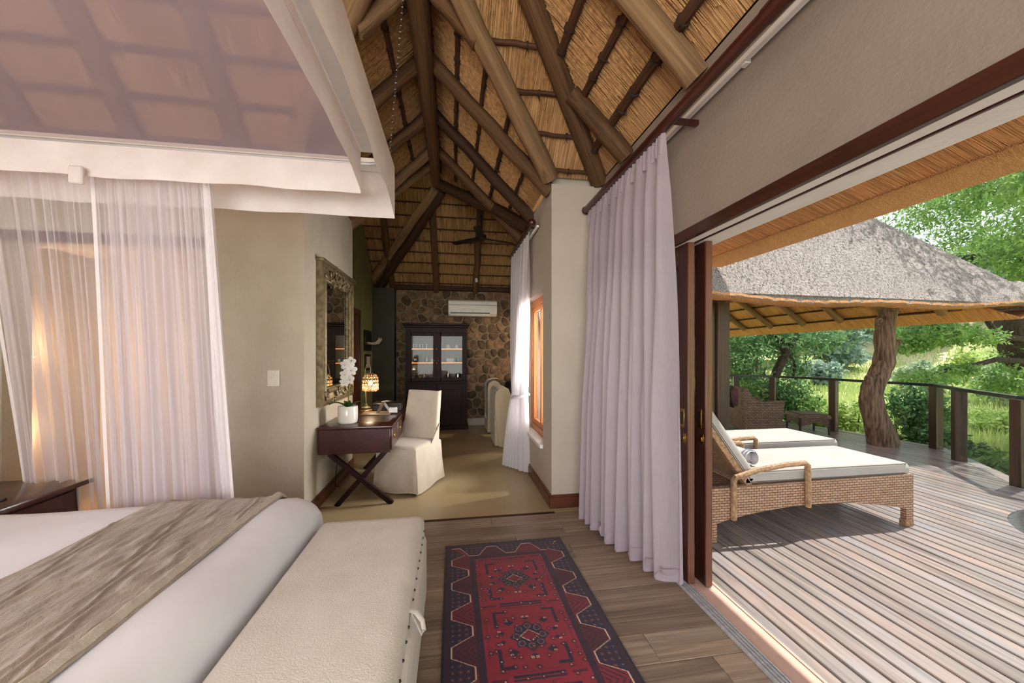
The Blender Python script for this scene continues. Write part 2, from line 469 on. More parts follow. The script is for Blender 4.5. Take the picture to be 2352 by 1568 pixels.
# ------------------------------------------------------------------ helpers: geometry
class MB:
    def __init__(self):
        self.v, self.f = [], []
        self.uv = None

    def add(self, vs, fs):
        n = len(self.v)
        self.v += [tuple(p) for p in vs]
        self.f += [tuple(i + n for i in q) for q in fs]
        return self

    def box(self, x0, x1, y0, y1, z0, z1, bev=0.0, seg=1, mat=None):
        if bev <= 0:
            vs = [(x, y, z) for x in (x0, x1) for y in (y0, y1) for z in (z0, z1)]
            fs = [(0, 1, 3, 2), (4, 6, 7, 5), (0, 4, 5, 1), (2, 3, 7, 6), (0, 2, 6, 4), (1, 5, 7, 3)]
        else:
            b = bmesh.new()
            bmesh.ops.create_cube(b, size=1)
            for q in b.verts:
                q.co = ((x0 + x1) / 2 + q.co.x * (x1 - x0), (y0 + y1) / 2 + q.co.y * (y1 - y0), (z0 + z1) / 2 + q.co.z * (z1 - z0))
            bmesh.ops.bevel(b, geom=list(b.edges), offset=bev, segments=seg, profile=0.5, affect='EDGES')
            b.verts.index_update()
            vs = [q.co.copy() for q in b.verts]
            fs = [[q.index for q in f.verts] for f in b.faces]
            b.free()
        if mat is not None:
            vs = [mat @ Vector(p) for p in vs]
        return self.add(vs, fs)

    def tube(self, pts, r, n=8, cap=True, flat=1.0):
        pts = [Vector(p) for p in pts]
        k = len(pts)
        rs = r if isinstance(r, (list, tuple)) else [r] * k
        t0 = (pts[1] - pts[0]).normalized()
        a = Vector((0, 0, 1)) if abs(t0.z) < 0.9 else Vector((1, 0, 0))
        nrm = t0.cross(a).normalized()
        vs, fs = [], []
        for i, p in enumerate(pts):
            t = (pts[min(i + 1, k - 1)] - pts[max(i - 1, 0)]).normalized()
            nrm = (nrm - t * nrm.dot(t)).normalized()
            bn = t.cross(nrm)
            for j in range(n):
                q = 2 * PI * j / n
                vs.append(p + nrm * math.cos(q) * rs[i] + bn * math.sin(q) * rs[i] * flat)
        for i in range(k - 1):
            for j in range(n):
                fs.append((i * n + j, i * n + (j + 1) % n, (i + 1) * n + (j + 1) % n, (i + 1) * n + j))
        if cap:
            fs.append(tuple(reversed(range(n))))
            fs.append(tuple((k - 1) * n + j for j in range(n)))
        return self.add(vs, fs)

    def lathe(self, prof, n=20, c=(0, 0, 0)):
        vs, fs = [], []
        for (r, z) in prof:
            for j in range(n):
                q = 2 * PI * j / n
                vs.append((c[0] + r * math.cos(q), c[1] + r * math.sin(q), c[2] + z))
        for i in range(len(prof) - 1):
            for j in range(n):
                fs.append((i * n + j, i * n + (j + 1) % n, (i + 1) * n + (j + 1) % n, (i + 1) * n + j))
        fs.append(tuple(reversed(range(n))))
        fs.append(tuple((len(prof) - 1) * n + j for j in range(n)))
        return self.add(vs, fs)

    def grid(self, nu, nv, fn):
        vs = [fn(i / nu, j / nv) for i in range(nu + 1) for j in range(nv + 1)]
        fs = [(i * (nv + 1) + j, (i + 1) * (nv + 1) + j, (i + 1) * (nv + 1) + j + 1, i * (nv + 1) + j + 1) for i in range(nu) for j in range(nv)]
        return self.add(vs, fs)

    def prism(self, poly, fn, d0, d1):
        """poly of 2D points; fn(a, b, d) -> xyz"""
        n = len(poly)
        vs = [fn(a, b, d0) for a, b in poly] + [fn(a, b, d1) for a, b in poly]
        fs = [tuple(reversed(range(n))), tuple(range(n, 2 * n))]
        fs += [(i, (i + 1) % n, n + (i + 1) % n, n + i) for i in range(n)]
        return self.add(vs, fs)

    def ball(self, c, r, seg=10, rings=6, sc=(1, 1, 1), rot=None):
        vs, fs = [], []
        for i in range(rings + 1):
            t = PI * i / rings
            for j in range(seg):
                q = 2 * PI * j / seg
                p = Vector((math.sin(t) * math.cos(q) * r * sc[0], math.sin(t) * math.sin(q) * r * sc[1], math.cos(t) * r * sc[2]))
                if rot is not None:
                    p = rot @ p
                vs.append(p + Vector(c))
        for i in range(rings):
            for j in range(seg):
                fs.append((i * seg + j, (i + 1) * seg + j, (i + 1) * seg + (j + 1) % seg, i * seg + (j + 1) % seg))
        return self.add(vs, fs)

    def build(self, name, mat, parent=None, world=True, smooth=True, ang=38, uvbox=False, fix=True):
        me = bpy.data.meshes.new(name)
        off = Vector((0, 0, 0))
        if parent is not None and world:
            q = parent
            while q is not None:
                off = off + q.location
                q = q.parent
        me.from_pydata([(p[0] - off.x, p[1] - off.y, p[2] - off.z) for p in self.v], [], self.f)
        me.validate()
        if fix:
            b = bmesh.new()
            b.from_mesh(me)
            bmesh.ops.recalc_face_normals(b, faces=list(b.faces))
            b.to_mesh(me)
            b.free()
        if smooth:
            me.shade_smooth()
            me.set_sharp_from_angle(angle=math.radians(ang))
        if uvbox:
            uvl = me.uv_layers.new(name='UVMap')
            for poly in me.polygons:
                nx, ny, nz = (abs(x) for x in poly.normal)
                for li in poly.loop_indices:
                    co = me.vertices[me.loops[li].vertex_index].co
                    if ny >= nx and ny >= nz:
                        uvl.data[li].uv = (co.x, co.z)
                    elif nx >= nz:
                        uvl.data[li].uv = (co.y, co.z)
                    else:
                        uvl.data[li].uv = (co.x, co.y)
        me.materials.append(mat if not isinstance(mat, str) else M[mat])
        o = bpy.data.objects.new(name, me)
        COL.objects.link(o)
        if parent is not None:
            o.parent = parent
        return o


def tag(o, label=None, cat=None, group=None, kind=None):
    if label:
        o['label'] = label
    if cat:
        o['category'] = cat
    if group:
        o['group'] = group
    if kind:
        o['kind'] = kind
    return o


def thing(name, label, cat, loc=(0, 0, 0), rotz=0.0, group=None):
    o = bpy.data.objects.new(name, None)
    COL.objects.link(o)
    o.location = loc
    o.rotation_euler = (0, 0, rotz)
    o.empty_display_size = 0.1
    return tag(o, label, cat, group)


def struct(name, mb, mat, label=None, **kw):
    o = mb.build(name, mat, **kw)
    return tag(o, label, None, None, 'structure')


def sroot(name, label):
    o = bpy.data.objects.new(name, None)
    COL.objects.link(o)
    return tag(o, label, None, None, 'structure')


def copy_tree(o, parent=None):
    c = o.copy()
    COL.objects.link(c)
    c.parent = parent
    for ch in [q for q in bpy.data.objects if q.parent == o]:
        copy_tree(ch, c)
    return c


def frame_from(origin, ax, nrm):
    x = Vector(ax).normalized()
    z = Vector(nrm).normalized()
    y = z.cross(x).normalized()
    x = y.cross(z).normalized()
    m = Matrix((x, y, z)).transposed().to_4x4()
    m.translation = Vector(origin)
    return m


def slab(name, pts, ax, up_hint, thick, mat, parent=None):
    """flat panel; local X along ax, local Z the normal on the up_hint side; thickness goes that way"""
    pts = [Vector(p) for p in pts]
    n = (pts[1] - pts[0]).cross(pts[2] - pts[0]).normalized()
    if n.dot(Vector(up_hint)) < 0:
        n = -n
    m = frame_from(pts[0], ax, n)
    mi = m.inverted()
    loc = [mi @ p for p in pts]
    mb = MB()
    mb.prism([(p.x, p.y) for p in loc], lambda a, b, d: (a, b, d), 0.0, thick)
    o = mb.build(name, mat, None, smooth=False)
    o.matrix_world = m
    if parent is not None:
        o.parent = parent
    return o


def log(name, p0, p1, r0, r1, mat, parent, n=10, seg=6, wob=0.012):
    p0, p1 = Vector(p0), Vector(p1)
    d = p1 - p0
    L = d.length
    up = Vector((0, 0, 1)) if abs(d.normalized().z) < 0.95 else Vector((0, 1, 0))
    m = frame_from(p0, d, up - d.normalized() * up.dot(d.normalized()))
    mb = MB()
    pts, rs = [], []
    for i in range(seg + 1):
        t = i / seg
        e = 0 if i in (0, seg) else 1
        pts.append((L * t, random.uniform(-wob, wob) * e, random.uniform(-wob, wob) * e))
        rs.append((r0 + (r1 - r0) * t) * random.uniform(0.96, 1.04))
    mb.tube(pts, rs, n)
    o = mb.build(name, mat)
    o.matrix_world = m
    o.parent = parent
    return o


def bindings(p0, p1, r, spacing, parent, nrm):
    """twine loops with short loose ends along a batten, in the batten's own frame"""
    L = (Vector(p1) - Vector(p0)).length
    mb = MB()
    k = max(1, int(L / spacing))
    for i in range(k):
        x = (i + 0.5 + random.uniform(-0.2, 0.2)) * L / k
        mb.tube([(x - 0.008, 0, 0), (x + 0.008, 0, 0)], r * 1.25, 8)
        for q in range(2):
            a = random.uniform(-0.9, 0.9) - PI / 2
            e = random.uniform(0.025, 0.05)
            mb.tube([(x, math.cos(a) * r, math.sin(a) * r), (x + random.uniform(-0.02, 0.02), math.cos(a) * (r + e), math.sin(a) * (r + e))], [0.004, 0.002], 4)
    o = mb.build('twine_binding', 'binding', None)
    o.parent = parent
    return o


# ================================================================== THE ROOM
XD = 1.42          # inner face of the door wall
XR = 0.918         # right wall of the passage
XL = -1.26         # left wall of the passage
YP = 3.42          # where the passage starts
YW = 7.65          # stone wall

# ---- bedroom floor of wide planks
floor = sroot('floor', 'brown grey oak plank floor of the bedroom')
sub = MB().box(-3.75, 1.40, -2.7, 3.32, -0.12, -0.022)
sub.build('subfloor', 'black', floor)
rows = 32
ph = (3.32 + 2.7) / rows
for r in range(rows):
    y1 = 3.32 - r * ph
    x = -3.75 - random.uniform(0, 1.6)
    while x < 1.40:
        L = random.choice((1.45, 1.7, 1.9, 2.1))
        a, b = max(x, -3.75), min(x + L, 1.40)
        if b - a > 0.05:
            mb = MB().box(0.0012, b - a - 0.0012, -ph + 0.0015, -0.0015, -0.022, random.uniform(-0.0012, 0.0), 0.0015)
            o = mb.build('plank', 'plank', None)
            o.location = (a, y1, 0)
            o.parent = floor
        x += L
lf = MB().box(-1.85, 1.18, 3.32, YW + 0.1, -0.1, 0.0)
lf.box(1.18, 4.0, 5.03, YW + 0.1, -0.1, 0.0)
struct('floor_lounge', lf, 'screed', 'polished ochre screed floor of the passage and lounge')

# ---- walls of the bedroom
mb = MB()
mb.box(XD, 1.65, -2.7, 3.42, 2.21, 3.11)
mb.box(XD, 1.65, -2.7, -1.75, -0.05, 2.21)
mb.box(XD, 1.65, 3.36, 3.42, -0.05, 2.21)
struct('wall_right', mb, 'plaster_taupe_shaded', 'plastered wall above the sliding door, its backlit shade painted in as taupe', smooth=False)
mb = MB()
mb.box(XR, 1.65, YP, 3.76, -0.05, 3.05)                  # pier
mb.box(XR + 0.02, 1.65, 3.50, 3.76, 3.05, 3.4)
mb.box(XR, 1.18, 3.76, 5.4, -0.05, 0.50)                 # under the window
mb.box(XR, 1.18, 3.76, 5.4, 2.11, 3.05)
mb.box(XR, 1.18, 4.75, 5.4, 0.50, 2.11)
struct('wall_passage', mb, 'plaster_smooth', 'beige plastered pier and passage wall with the window', smooth=False)
mb = MB()
mb.box(-2.06, XL, 3.45, 3.66, -0.05, 3.12)
mb.box(-1.46, XL, 3.66, 5.02, -0.05, 3.12)
mb.box(-3.42, -2.06, 3.45, 3.66, 2.32, 3.12)
mb.box(-3.75, -3.42, 3.45, 3.66, -0.05, 3.12)
struct('wall_back', mb, 'plaster', 'rough beige plastered wall end between the bed and the mirror', smooth=False)
mb = MB()
mb.box(-3.75, -1.46, 4.55, 4.65, 0, 2.5)
mb.box(-3.75, -3.65, 3.66, 4.55, 0, 2.5)
mb.box(-3.75, -1.46, 3.66, 4.65, 2.42, 2.5)
struct('wall_alcove', mb, 'plaster', 'plain beige inner wall of the alcove behind the bed net', smooth=False)
mb = MB().box(-3.46, -2.02, 3.42, 3.47, 2.32, 2.40, 0.006)
struct('trim_1', mb, 'mahogany_x', 'dark wooden lintel over the alcove behind the net')
struct('floor_alcove', MB().box(-3.75, -1.46, 3.32, 4.65, -0.1, -0.001), 'screed', 'screed floor of the alcove')
mb = MB()
mb.box(-3.85, -3.75, -2.7, 3.66, -0.05, 3.12)
struct('wall_left', mb, 'plaster', 'beige plastered headboard wall', smooth=False)
mb = MB()
mb.box(-3.85, -3.0, -2.8, -2.7, -0.05, 3.12)
mb.box(0.6, 1.65, -2.8, -2.7, -0.05, 3.12)
mb.box(-3.0, 0.6, -2.8, -2.7, 2.55, 3.12)
mb.box(-3.0, 0.6, -2.8, -2.7, -0.05, 0.55)  # unseen opening, added to hold the rear fill light
struct('wall_front', mb, 'plaster_smooth', 'beige plastered wall behind the viewer with a wide opening added for the fill light', smooth=False)

# ---- lounge walls
mb = MB()
mb.box(-1.70, -1.50, 5.02, YW, -0.05, 3.6)
mb.box(-1.70, -1.46, 4.9, 5.02, -0.05, 3.12)
struct('wall_lounge_left', mb, 'plaster_green', 'olive green plastered wall of the lounge', smooth=False)
struct('wall_column', MB().box(-1.50, -1.10, 7.38, YW, -0.05, 2.70), 'plaster_dark', 'dark green boxed column beside the stone wall', smooth=False)
struct('wall_lounge_right', MB().box(3.9, 4.1, 7.0, YW + 0.2, -0.05, 2.8), 'plaster_smooth', 'beige end wall of the lounge', smooth=False)

wall_st = sroot('wall_stone', 'brown field stone wall with pale mortar joints')
MB().box(-1.70, 4.1, YW, YW + 0.2, -0.05, 2.95).build('mortar_bed', 'mortar', wall_st, smooth=False)


def clip(poly, p, q):
    """keep the part of poly nearer to p than to q"""
    mx, my = (p[0] + q[0]) / 2, (p[1] + q[1]) / 2
    nx, ny = q[0] - p[0], q[1] - p[1]
    out = []
    for i in range(len(poly)):
        a, b = poly[i], poly[(i + 1) % len(poly)]
        da = (a[0] - mx) * nx + (a[1] - my) * ny
        db = (b[0] - mx) * nx + (b[1] - my) * ny
        if da <= 0:
            out.append(a)
        if (da < 0 < db) or (db < 0 < da):
            t = da / (da - db)
            out.append((a[0] + (b[0] - a[0]) * t, a[1] + (b[1] - a[1]) * t))
    return out


pts = []
cs = 0.178
for i in range(-1, 18):
    for j in range(-1, 17):
        pts.append((-1.10 + (i + (0.5 if j % 2 else 0.0) + random.uniform(-0.33, 0.33)) * cs, 0.1 + (j + random.uniform(-0.33, 0.33)) * cs * 0.95))
for (px, pz) in pts:
    if not (-1.12 < px < 1.5 and 0.08 < pz < 2.74):
        continue
    if -0.78 < px < 0.18 and pz < 1.88:
        continue
    poly = [(-1.10, 0.12), (1.6, 0.12), (1.6, 2.72), (-1.10, 2.72)]
    for q in pts:
        if q != (px, pz) and abs(q[0] - px) < 0.6 and abs(q[1] - pz) < 0.6:
            poly = clip(poly, (px, pz), q)
    if len(poly) < 3:
        continue
    cx = sum(a for a, b in poly) / len(poly)
    cz = sum(b for a, b in poly) / len(poly)
    sm = []
    for i in range(len(poly)):                            # chamfered corners make rounder stones
        a, b = poly[i], poly[(i + 1) % len(poly)]
        sm += [(a[0] * .76 + b[0] * .24, a[1] * .76 + b[1] * .24), (a[0] * .24 + b[0] * .76, a[1] * .24 + b[1] * .76)]
    rad = max(0.03, min(math.hypot(a - cx, b - cz) for a, b in sm))
    k1 = max(0.5, 1 - random.uniform(0.007, 0.013) / rad)
    vs, fs = [], []
    pr = random.uniform(0.012, 0.03)
    n = len(sm)
    for (kk, dy) in ((k1, 0.0), (k1 * 0.97, -pr * 0.6), (k1 * 0.78, -pr)):
        for a, b in sm:
            vs.append((cx + (a - cx) * kk, YW + dy + random.uniform(-0.003, 0.003), cz + (b - cz) * kk))
    vs.append((cx, YW - pr * random.uniform(0.95, 1.25), cz))
    for L in (0, 1):
        fs += [(L * n + i, L * n + (i + 1) % n, (L + 1) * n + (i + 1) % n, (L + 1) * n + i) for i in range(n)]
    fs += [(2 * n + i, 2 * n + (i + 1) % n, 3 * n) for i in range(n)]
    MB().add(vs, fs).build('stone', 'stone', wall_st, ang=50)
struct('baseboard_stone', MB().box(-1.1, 3.9, YW - 0.03, YW, 0, 0.14, 0.005), 'plaster_smooth', 'pale plastered skirting under the stone wall')

# ---- skirting boards
def skirting(name, x0, x1, y0, y1, mat, label, out):
    mb = MB().box(x0, x1, y0, y1, 0, 0.10, 0.003)
    ox0, ox1, oy0, oy1 = x0, x1, y0, y1
    if out == '+x': ox1 -= 0.006
    if out == '-x': ox0 += 0.006
    if out == '-y': oy0 += 0.006
    mb.box(ox0, ox1, oy0, oy1, 0.10, 0.125, 0.004)
    return struct(name, mb, mat, label)


skirting('baseboard_left', XL, XL + 0.022, 3.43, 5.02, 'skirting', 'reddish wooden skirting board below the mirror wall', '+x')
skirting('baseboard_right', XR - 0.022, XR, 3.40, 5.4, 'skirting', 'dark wooden skirting board along the passage wall', '-x')
skirting('baseboard_pier', XR - 0.022, 1.40, 3.398, YP, 'skirting_x', 'reddish wooden skirting board on the front of the pier', '-y')
struct('trim_2', MB().box(XL, XR, 3.30, 3.335, -0.01, 0.004, 0.002), 'log_dark', 'thin wooden threshold strip between plank and screed floor')

# ---- window in the passage wall
wroot = sroot('window_1', 'orange wooden casement window in the passage wall')
x0, x1 = 1.00, 1.07
for (a, b, c_, d) in ((3.76, 4.75, 0.50, 0.58), (3.76, 4.75, 2.03, 2.11), (3.76, 3.84, 0.58, 2.03), (4.67, 4.75, 0.58, 2.03)):
    MB().box(x0, x1, a, b, c_, d, 0.006).build('window_frame', 'window_wood', wroot)
for (a, b, c_, d) in ((3.84, 4.67, 0.58, 0.64), (3.84, 4.67, 1.97, 2.03), (3.84, 3.90, 0.64, 1.97), (4.61, 4.67, 0.64, 1.97), (4.235, 4.275, 0.64, 1.97)):
    MB().box(x0 + 0.01, x1 - 0.02, a, b, c_, d, 0.005).build('sash', 'window_wood', wroot)
for (a, b) in ((3.90, 4.235), (4.275, 4.61)):
    MB().box(1.03, 1.036, a, b, 0.64, 1.97).build('pane', 'glass', wroot)
MB().box(0.885, 1.0, 3.765, 4.745, 0.470, 0.512, 0.006).build('window_sill', 'white_paint', wroot)

# ---- door to the lounge side room: casing on the olive wall
droot = sroot('door_1', 'brown wooden door with casing in the olive lounge wall')
for (a, b, z0, z1) in ((5.25, 5.35, 0, 2.05), (6.25, 6.35, 0, 2.05), (5.25, 6.35, 2.05, 2.15)):
    MB().box(-1.50, -1.465, a, b, z0, z1, 0.005).build('door_casing', 'mahogany_z', droot)
MB().box(-1.50, -1.485, 5.35, 6.25, 0, 2.05).build('door_leaf', 'mahogany_z', droot)

# ================================================================== ROOFS, SEEN FROM INSIDE
ceil = sroot('ceiling', 'thatched roof on round gum poles, seen from inside')
ZE = 3.125
RX = -0.24                                              # passage ridge
ZR = ZE + (0.918 - RX)                                  # 4.288
def A(x): return ZE + (1.42 - x)                        # bedroom slope over the door wall
def B(y): return ZE + (3.45 - y)                        # bedroom hip slope
YRI = 3.45 - (ZR - ZE)                                  # passage ridge runs into the hip slope here
XLE = RX - (ZR - ZE)                                    # left eave of the passage roof
YA = 5.9                                                # lounge ridge
SE = (ZR - 2.76) / (YW - YA)
TH_ = 0.22
# bedroom slope A with hip at (1.42,3.45)->(-1.1,.93)
slab('thatch_slope', [(1.42, 3.45, ZE), (1.42, -2.9, ZE), (-1.1, -2.9, A(-1.1)), (-1.1, 0.93, A(-1.1))], (0, 1, 0), (1, 0, 1), TH_, M['thatch_in'], ceil)
slab('thatch_slope', [(-3.62, 3.45, ZE), (-3.95, 3.45, ZE - 0.33), (-3.95, -2.9, ZE - 0.33), (-1.1, -2.9, A(-1.1)), (-1.1, 0.93, A(-1.1))], (0, 1, 0), (-1, 0, 1), TH_, M['thatch_in'], ceil)
# hip slope B: right strip between hip and passage valley; left part; part above the passage ridge
slab('thatch_slope', [(0.918, 3.45, ZE), (1.42, 3.45, ZE), (-1.1, 0.93, B(0.93)), (RX, YRI, ZR)], (1, 0, 0), (0, 1, 1), TH_, M['thatch_in'], ceil)
slab('thatch_slope', [(XLE, 3.45, ZE), (RX, YRI, ZR), (-1.1, 0.93, B(0.93)), (-3.62, 3.45, ZE)], (1, 0, 0), (0, 1, 1), TH_, M['thatch_in'], ceil)
# passage slopes: right (D) and left (C)
ZV = ZR - SE * (YA - 4.2)
slab('thatch_slope', [(0.918, 3.45, ZE), (RX, YRI, ZR), (RX, YA, ZR), (0.918, YA - (ZR - ZE) / SE, ZE)], (0, 1, 0), (1, 0, 1), TH_, M['thatch_in'], ceil)
slab('thatch_slope', [(XLE, 3.45, ZE), (RX, YRI, ZR), (RX, YA, ZR), (XLE, YA - (ZR - ZE) / SE, ZE)], (0, 1, 0), (-1, 0, 1), TH_, M['thatch_in'], ceil)
# lounge: rear slope E and the front slope pieces either side of the passage
slab('thatch_slope', [(-2.2, YW + 0.3, 2.76 - 0.3 * SE), (4.2, YW + 0.3, 2.76 - 0.3 * SE), (4.2, YA, ZR), (-2.2, YA, ZR)], (1, 0, 0), (0, 1, 1), TH_, M['thatch_far'], ceil)
yv = YA - (ZR - ZE) / SE
slab('thatch_slope', [(RX, YA, ZR), (0.918, yv, ZE), (4.2, yv, ZE), (4.2, YA, ZR)], (1, 0, 0), (0, -1, 1), TH_, M['thatch_far'], ceil)
slab('thatch_slope', [(RX, YA, ZR), (XLE, yv, ZE), (-2.2, yv, ZE), (-2.2, YA, ZR)], (1, 0, 0), (0, -1, 1), TH_, M['thatch_far'], ceil)

D45 = 0.7071
# ridge pole
log('ridge_pole', (RX - 0.01, 1.9, ZR - 0.24), (RX, YA + 0.1, ZR - 0.22), 0.085, 0.075, M['log'], ceil, 12, 8, 0.01)
# passage rafters in pairs
for i, y in enumerate((2.75, 3.50, 4.27, 5.03)):
    o_ = 0.13
    mt = (M['log'], M['log'], M['log_dark'], M['log'])[i]
    top = (RX, y, ZR - 0.115)
    x_end = 0.93
    if y < 3.45:                                        # jack rafter meets the valley
        x_end = RX + (ZR - B(y)) - 0.02
    log('rafter', top, (x_end, y, ZR - 0.115 - (x_end - RX)), 0.06, 0.07, mt, ceil, 12)
    xl = XLE + 0.06 if y > 3.45 else RX - (ZR - B(y)) + 0.02
    log('rafter', (RX, y + 0.02, ZR - 0.115), (xl, y + 0.02, ZR - 0.115 - (RX - xl)), 0.06, 0.07, (M['log_pale'], M['log'], M['log'], M['log_pale'])[i], ceil, 12)
log('rafter', (RX, 5.40, ZR - 0.115), (XLE + 0.1, 5.10, ZE + 0.0), 0.06, 0.07, M['log_pale'], ceil, 12)
# valley poles of the passage roof and hip pole of the bedroom roof
log('valley_pole', (0.90, 3.43, ZE - 0.02), (RX - 0.0, YRI - 0.0, ZR - 0.12), 0.088, 0.07, M['log_pale'], ceil, 12, 8)
log('valley_pole', (XLE + 0.02, 3.43, ZE - 0.02), (RX - 0.05, YRI - 0.0, ZR - 0.12), 0.08, 0.07, M['log_pale'], ceil, 12, 8)
log('hip_pole', (1.40, 3.43, ZE - 0.02), (-0.9, 1.13, B(1.13) - 0.12), 0.09, 0.075, M['log'], ceil, 12, 8)
log('valley_pole', (RX, YA - 0.02, ZR - 0.2), (0.95, yv + 0.05, ZE - 0.08), 0.075, 0.08, M['log_dark'], ceil, 12, 8)
log('brace_pole', (RX - 0.02, YA + 0.02, ZR - 0.28), (-1.60, 7.62, 2.82), 0.065, 0.085, M['log_pale'], ceil, 12, 8)
log('brace_pole', (RX + 0.08, YA + 0.05, ZR - 0.30), (-1.42, 7.62, 2.74), 0.065, 0.08, M['log_dark'], ceil, 12, 8)
# bedroom rafters over the door wall
for i, y in enumerate((2.86, 1.98, 1.1, 0.2)):
    x_top = 1.42 - (3.45 - y) + 0.10 if y > 1.0 else -1.0
    log('rafter', (1.40, y, A(1.40) - 0.10), (x_top, y, A(x_top) - 0.10), 0.075, 0.065, (M['log'], M['log_pale'], M['log_pale'], M['log'])[i], ceil, 12)
# bedroom rafters of the hip slope, over the bed
for i, x in enumerate((-1.72, -2.45, -3.15)):
    y_top = 3.45 - 0.10 - min(2.3, (x + 3.95) * 0.9 + 0.35)
    log('rafter', (x, 3.43, B(3.43) - 0.10), (x + 0.05, y_top, B(y_top) - 0.10), 0.075, 0.065, M['log'], ceil, 12)
# lounge rafters on the rear slope
def E_(y): return ZR - SE * (y - YA)
for x in (-1.15, -0.33, 0.45, 1.2, 2.1):
    log('rafter', (x, 7.62, E_(7.62) - 0.09), (x, 6.05, E_(6.05) - 0.09), 0.06, 0.055, M['log'], ceil, 10)
struct('trim_3', MB().box(-1.1, 3.9, YW - 0.10, YW + 0.02, 2.71, 2.80, 0.01), 'log_dark', 'dark wall plate pole on top of the stone wall')


def batten(p0, p1, r, down):
    o = log('batten', p0, p1, r, r * 0.9, M['batten'], ceil, 8, 5, 0.006)
    bindings(p0, p1, r, 0.24, o, None)
    return o


def dn(p, n, d):
    return (p[0] + n[0] * d, p[1] + n[1] * d, p[2] + n[2] * d)


OFF = 0.026
for k in range(1, 8):                                   # slope A
    x = 1.42 - 0.22 * k + 0.06
    ye = 3.45 - (1.42 - x)
    batten((x - OFF * D45, ye - 0.02, A(x) - OFF * D45), (x - OFF * D45, 0.3 if k < 7 else 0.6, A(x) - OFF * D45), 0.030 + 0.004 * (k % 2), None)
for k in range(0, 6):                                   # hip slope B
    y = 3.40 - 0.205 * k
    z = B(y)
    xr0, xr1 = 0.918 - (3.45 - y), 1.42 - (3.45 - y)
    batten((xr0 + 0.02, y - OFF * D45, z - OFF * D45), (xr1 - 0.02, y - OFF * D45, z - OFF * D45), 0.020, None)
    xl1 = XLE + (3.45 - y)
    batten((-3.9, y - OFF * D45, z - OFF * D45), (min(xl1, RX) - 0.02, y - OFF * D45, z - OFF * D45), 0.022, None)
for k in range(0, 5):                                   # passage slopes
    d = 0.07 + 0.225 * k
    z = ZR - d
    y0 = 3.45 - (z - ZE)
    y1 = YA - (ZR - z) / SE
    for s_ in (1, -1):
        x = RX + s_ * d
        batten((x - s_ * OFF * D45, y0 + 0.03, z - OFF * D45), (x - s_ * OFF * D45, y1 - 0.03, z - OFF * D45), 0.019 + 0.004 * (k % 2), None)
for k in range(0, 9):                                   # lounge rear slope
    y = 6.12 + 0.178 * k
    batten((-1.6, y - 0.02, E_(y) - 0.02), (3.9, y - 0.02, E_(y) - 0.02), 0.012, None)


# loose straw on the inner thatch: thin reeds lying just under the slopes
def reeds(n, fn_pt, slope_dir, nrm, mat, L=(0.25, 0.6)):
    V, F_ = [], []
    sd, nn = Vector(slope_dir).normalized(), Vector(nrm).normalized()
    sidev = sd.cross(nn).normalized()
    for _ in range(n):
        p = fn_pt()
        if p is None:
            continue
        p = Vector(p)
        l = random.uniform(*L)
        d = (sd + sidev * random.gauss(0, 0.045) + nn * random.gauss(0.0, 0.012)).normalized()
        q = p + d * l
        r = random.uniform(0.0012, 0.0026)
        n0 = len(V)
        for e in (p, q):
            e = e + nn * random.uniform(0.002, 0.010)
            V += [e - sidev * r, e + sidev * r, e + nn * r * 1.6]
        F_ += [(n0, n0 + 3, n0 + 5, n0 + 2), (n0 + 1, n0 + 2, n0 + 5, n0 + 4)]
    o = MB().add(V, F_).build('loose_reeds', mat, ceil, smooth=False, fix=False)
    o['kind'] = 'stuff'
    return o


def ptA():
    x = random.uniform(-0.3, 1.35)
    y = random.uniform(0.9, 3.45 - (1.42 - x))
    return (x, y, A(x)) if y < 3.45 - (1.42 - x) - 0.1 else None
def ptB():
    y = random.uniform(2.2, 3.2)
    x = random.uniform(-2.2, 1.2)
    if 0.93 - (3.45 - y) < x < 1.40 - (3.45 - y) or x < XLE + (3.45 - y):
        return (x, y, B(y))
    return None
def ptD():
    d = random.uniform(0.3, 1.1)
    y = random.uniform(2.4, 5.4)
    return (RX + d, y, ZR - d) if y > 3.45 - (ZR - d - ZE) and y < YA - d / SE else None
def ptC():
    p = ptD()
    return (2 * RX - p[0], p[1], p[2]) if p else None
reeds(5000, ptA, (-1, 0, 1), (-1, 0, -1), 'straw_in')
reeds(3000, ptB, (0, -1, 1), (0, -1, -1), 'straw_in')
reeds(5000, ptD, (-1, 0, 1), (-1, 0, -1), 'straw_in')
reeds(3000, ptC, (1, 0, 1), (1, 0, -1), 'straw_in')


# ================================================================== SLIDING DOOR
mb = MB().box(XD - 0.012, XD + 0.018, -1.75, 3.36, 2.147, 2.215, 0.003)
struct('trim_4', mb, 'header_wood', 'dark brown timber header over the sliding door')
struct('trim_5', MB().box(XD + 0.018, 1.50, -1.75, 3.36, 2.150, 2.212, 0.002), 'plaster_white', 'white painted track soffit over the door, inner strip')
struct('trim_6', MB().box(1.505, 1.515, -1.75, 3.36, 2.146, 2.212), 'mahogany', 'thin brown line between the white soffit strips')
struct('trim_7', MB().box(1.52, 1.66, -1.75, 3.36, 2.150, 2.212, 0.004), 'plaster_white', 'white plastered soffit over the door, outer strip')
sill = sroot('trim_8', 'threshold of the sliding door with aluminium tracks and copper sill')
MB().box(1.40, 1.47, -1.75, 3.36, -0.03, 0.002, 0.002).build('track', 'alu', sill)
for k, x in enumerate((1.405, 1.425, 1.445, 1.462)):
    MB().box(x, x + 0.006, -1.75, 3.36, 0.002, 0.012).build('track_rib', 'alu', sill)
MB().box(1.47, 1.615, -1.75, 3.36, -0.06, 0.0, 0.004).build('sill_plate', 'copper', sill)
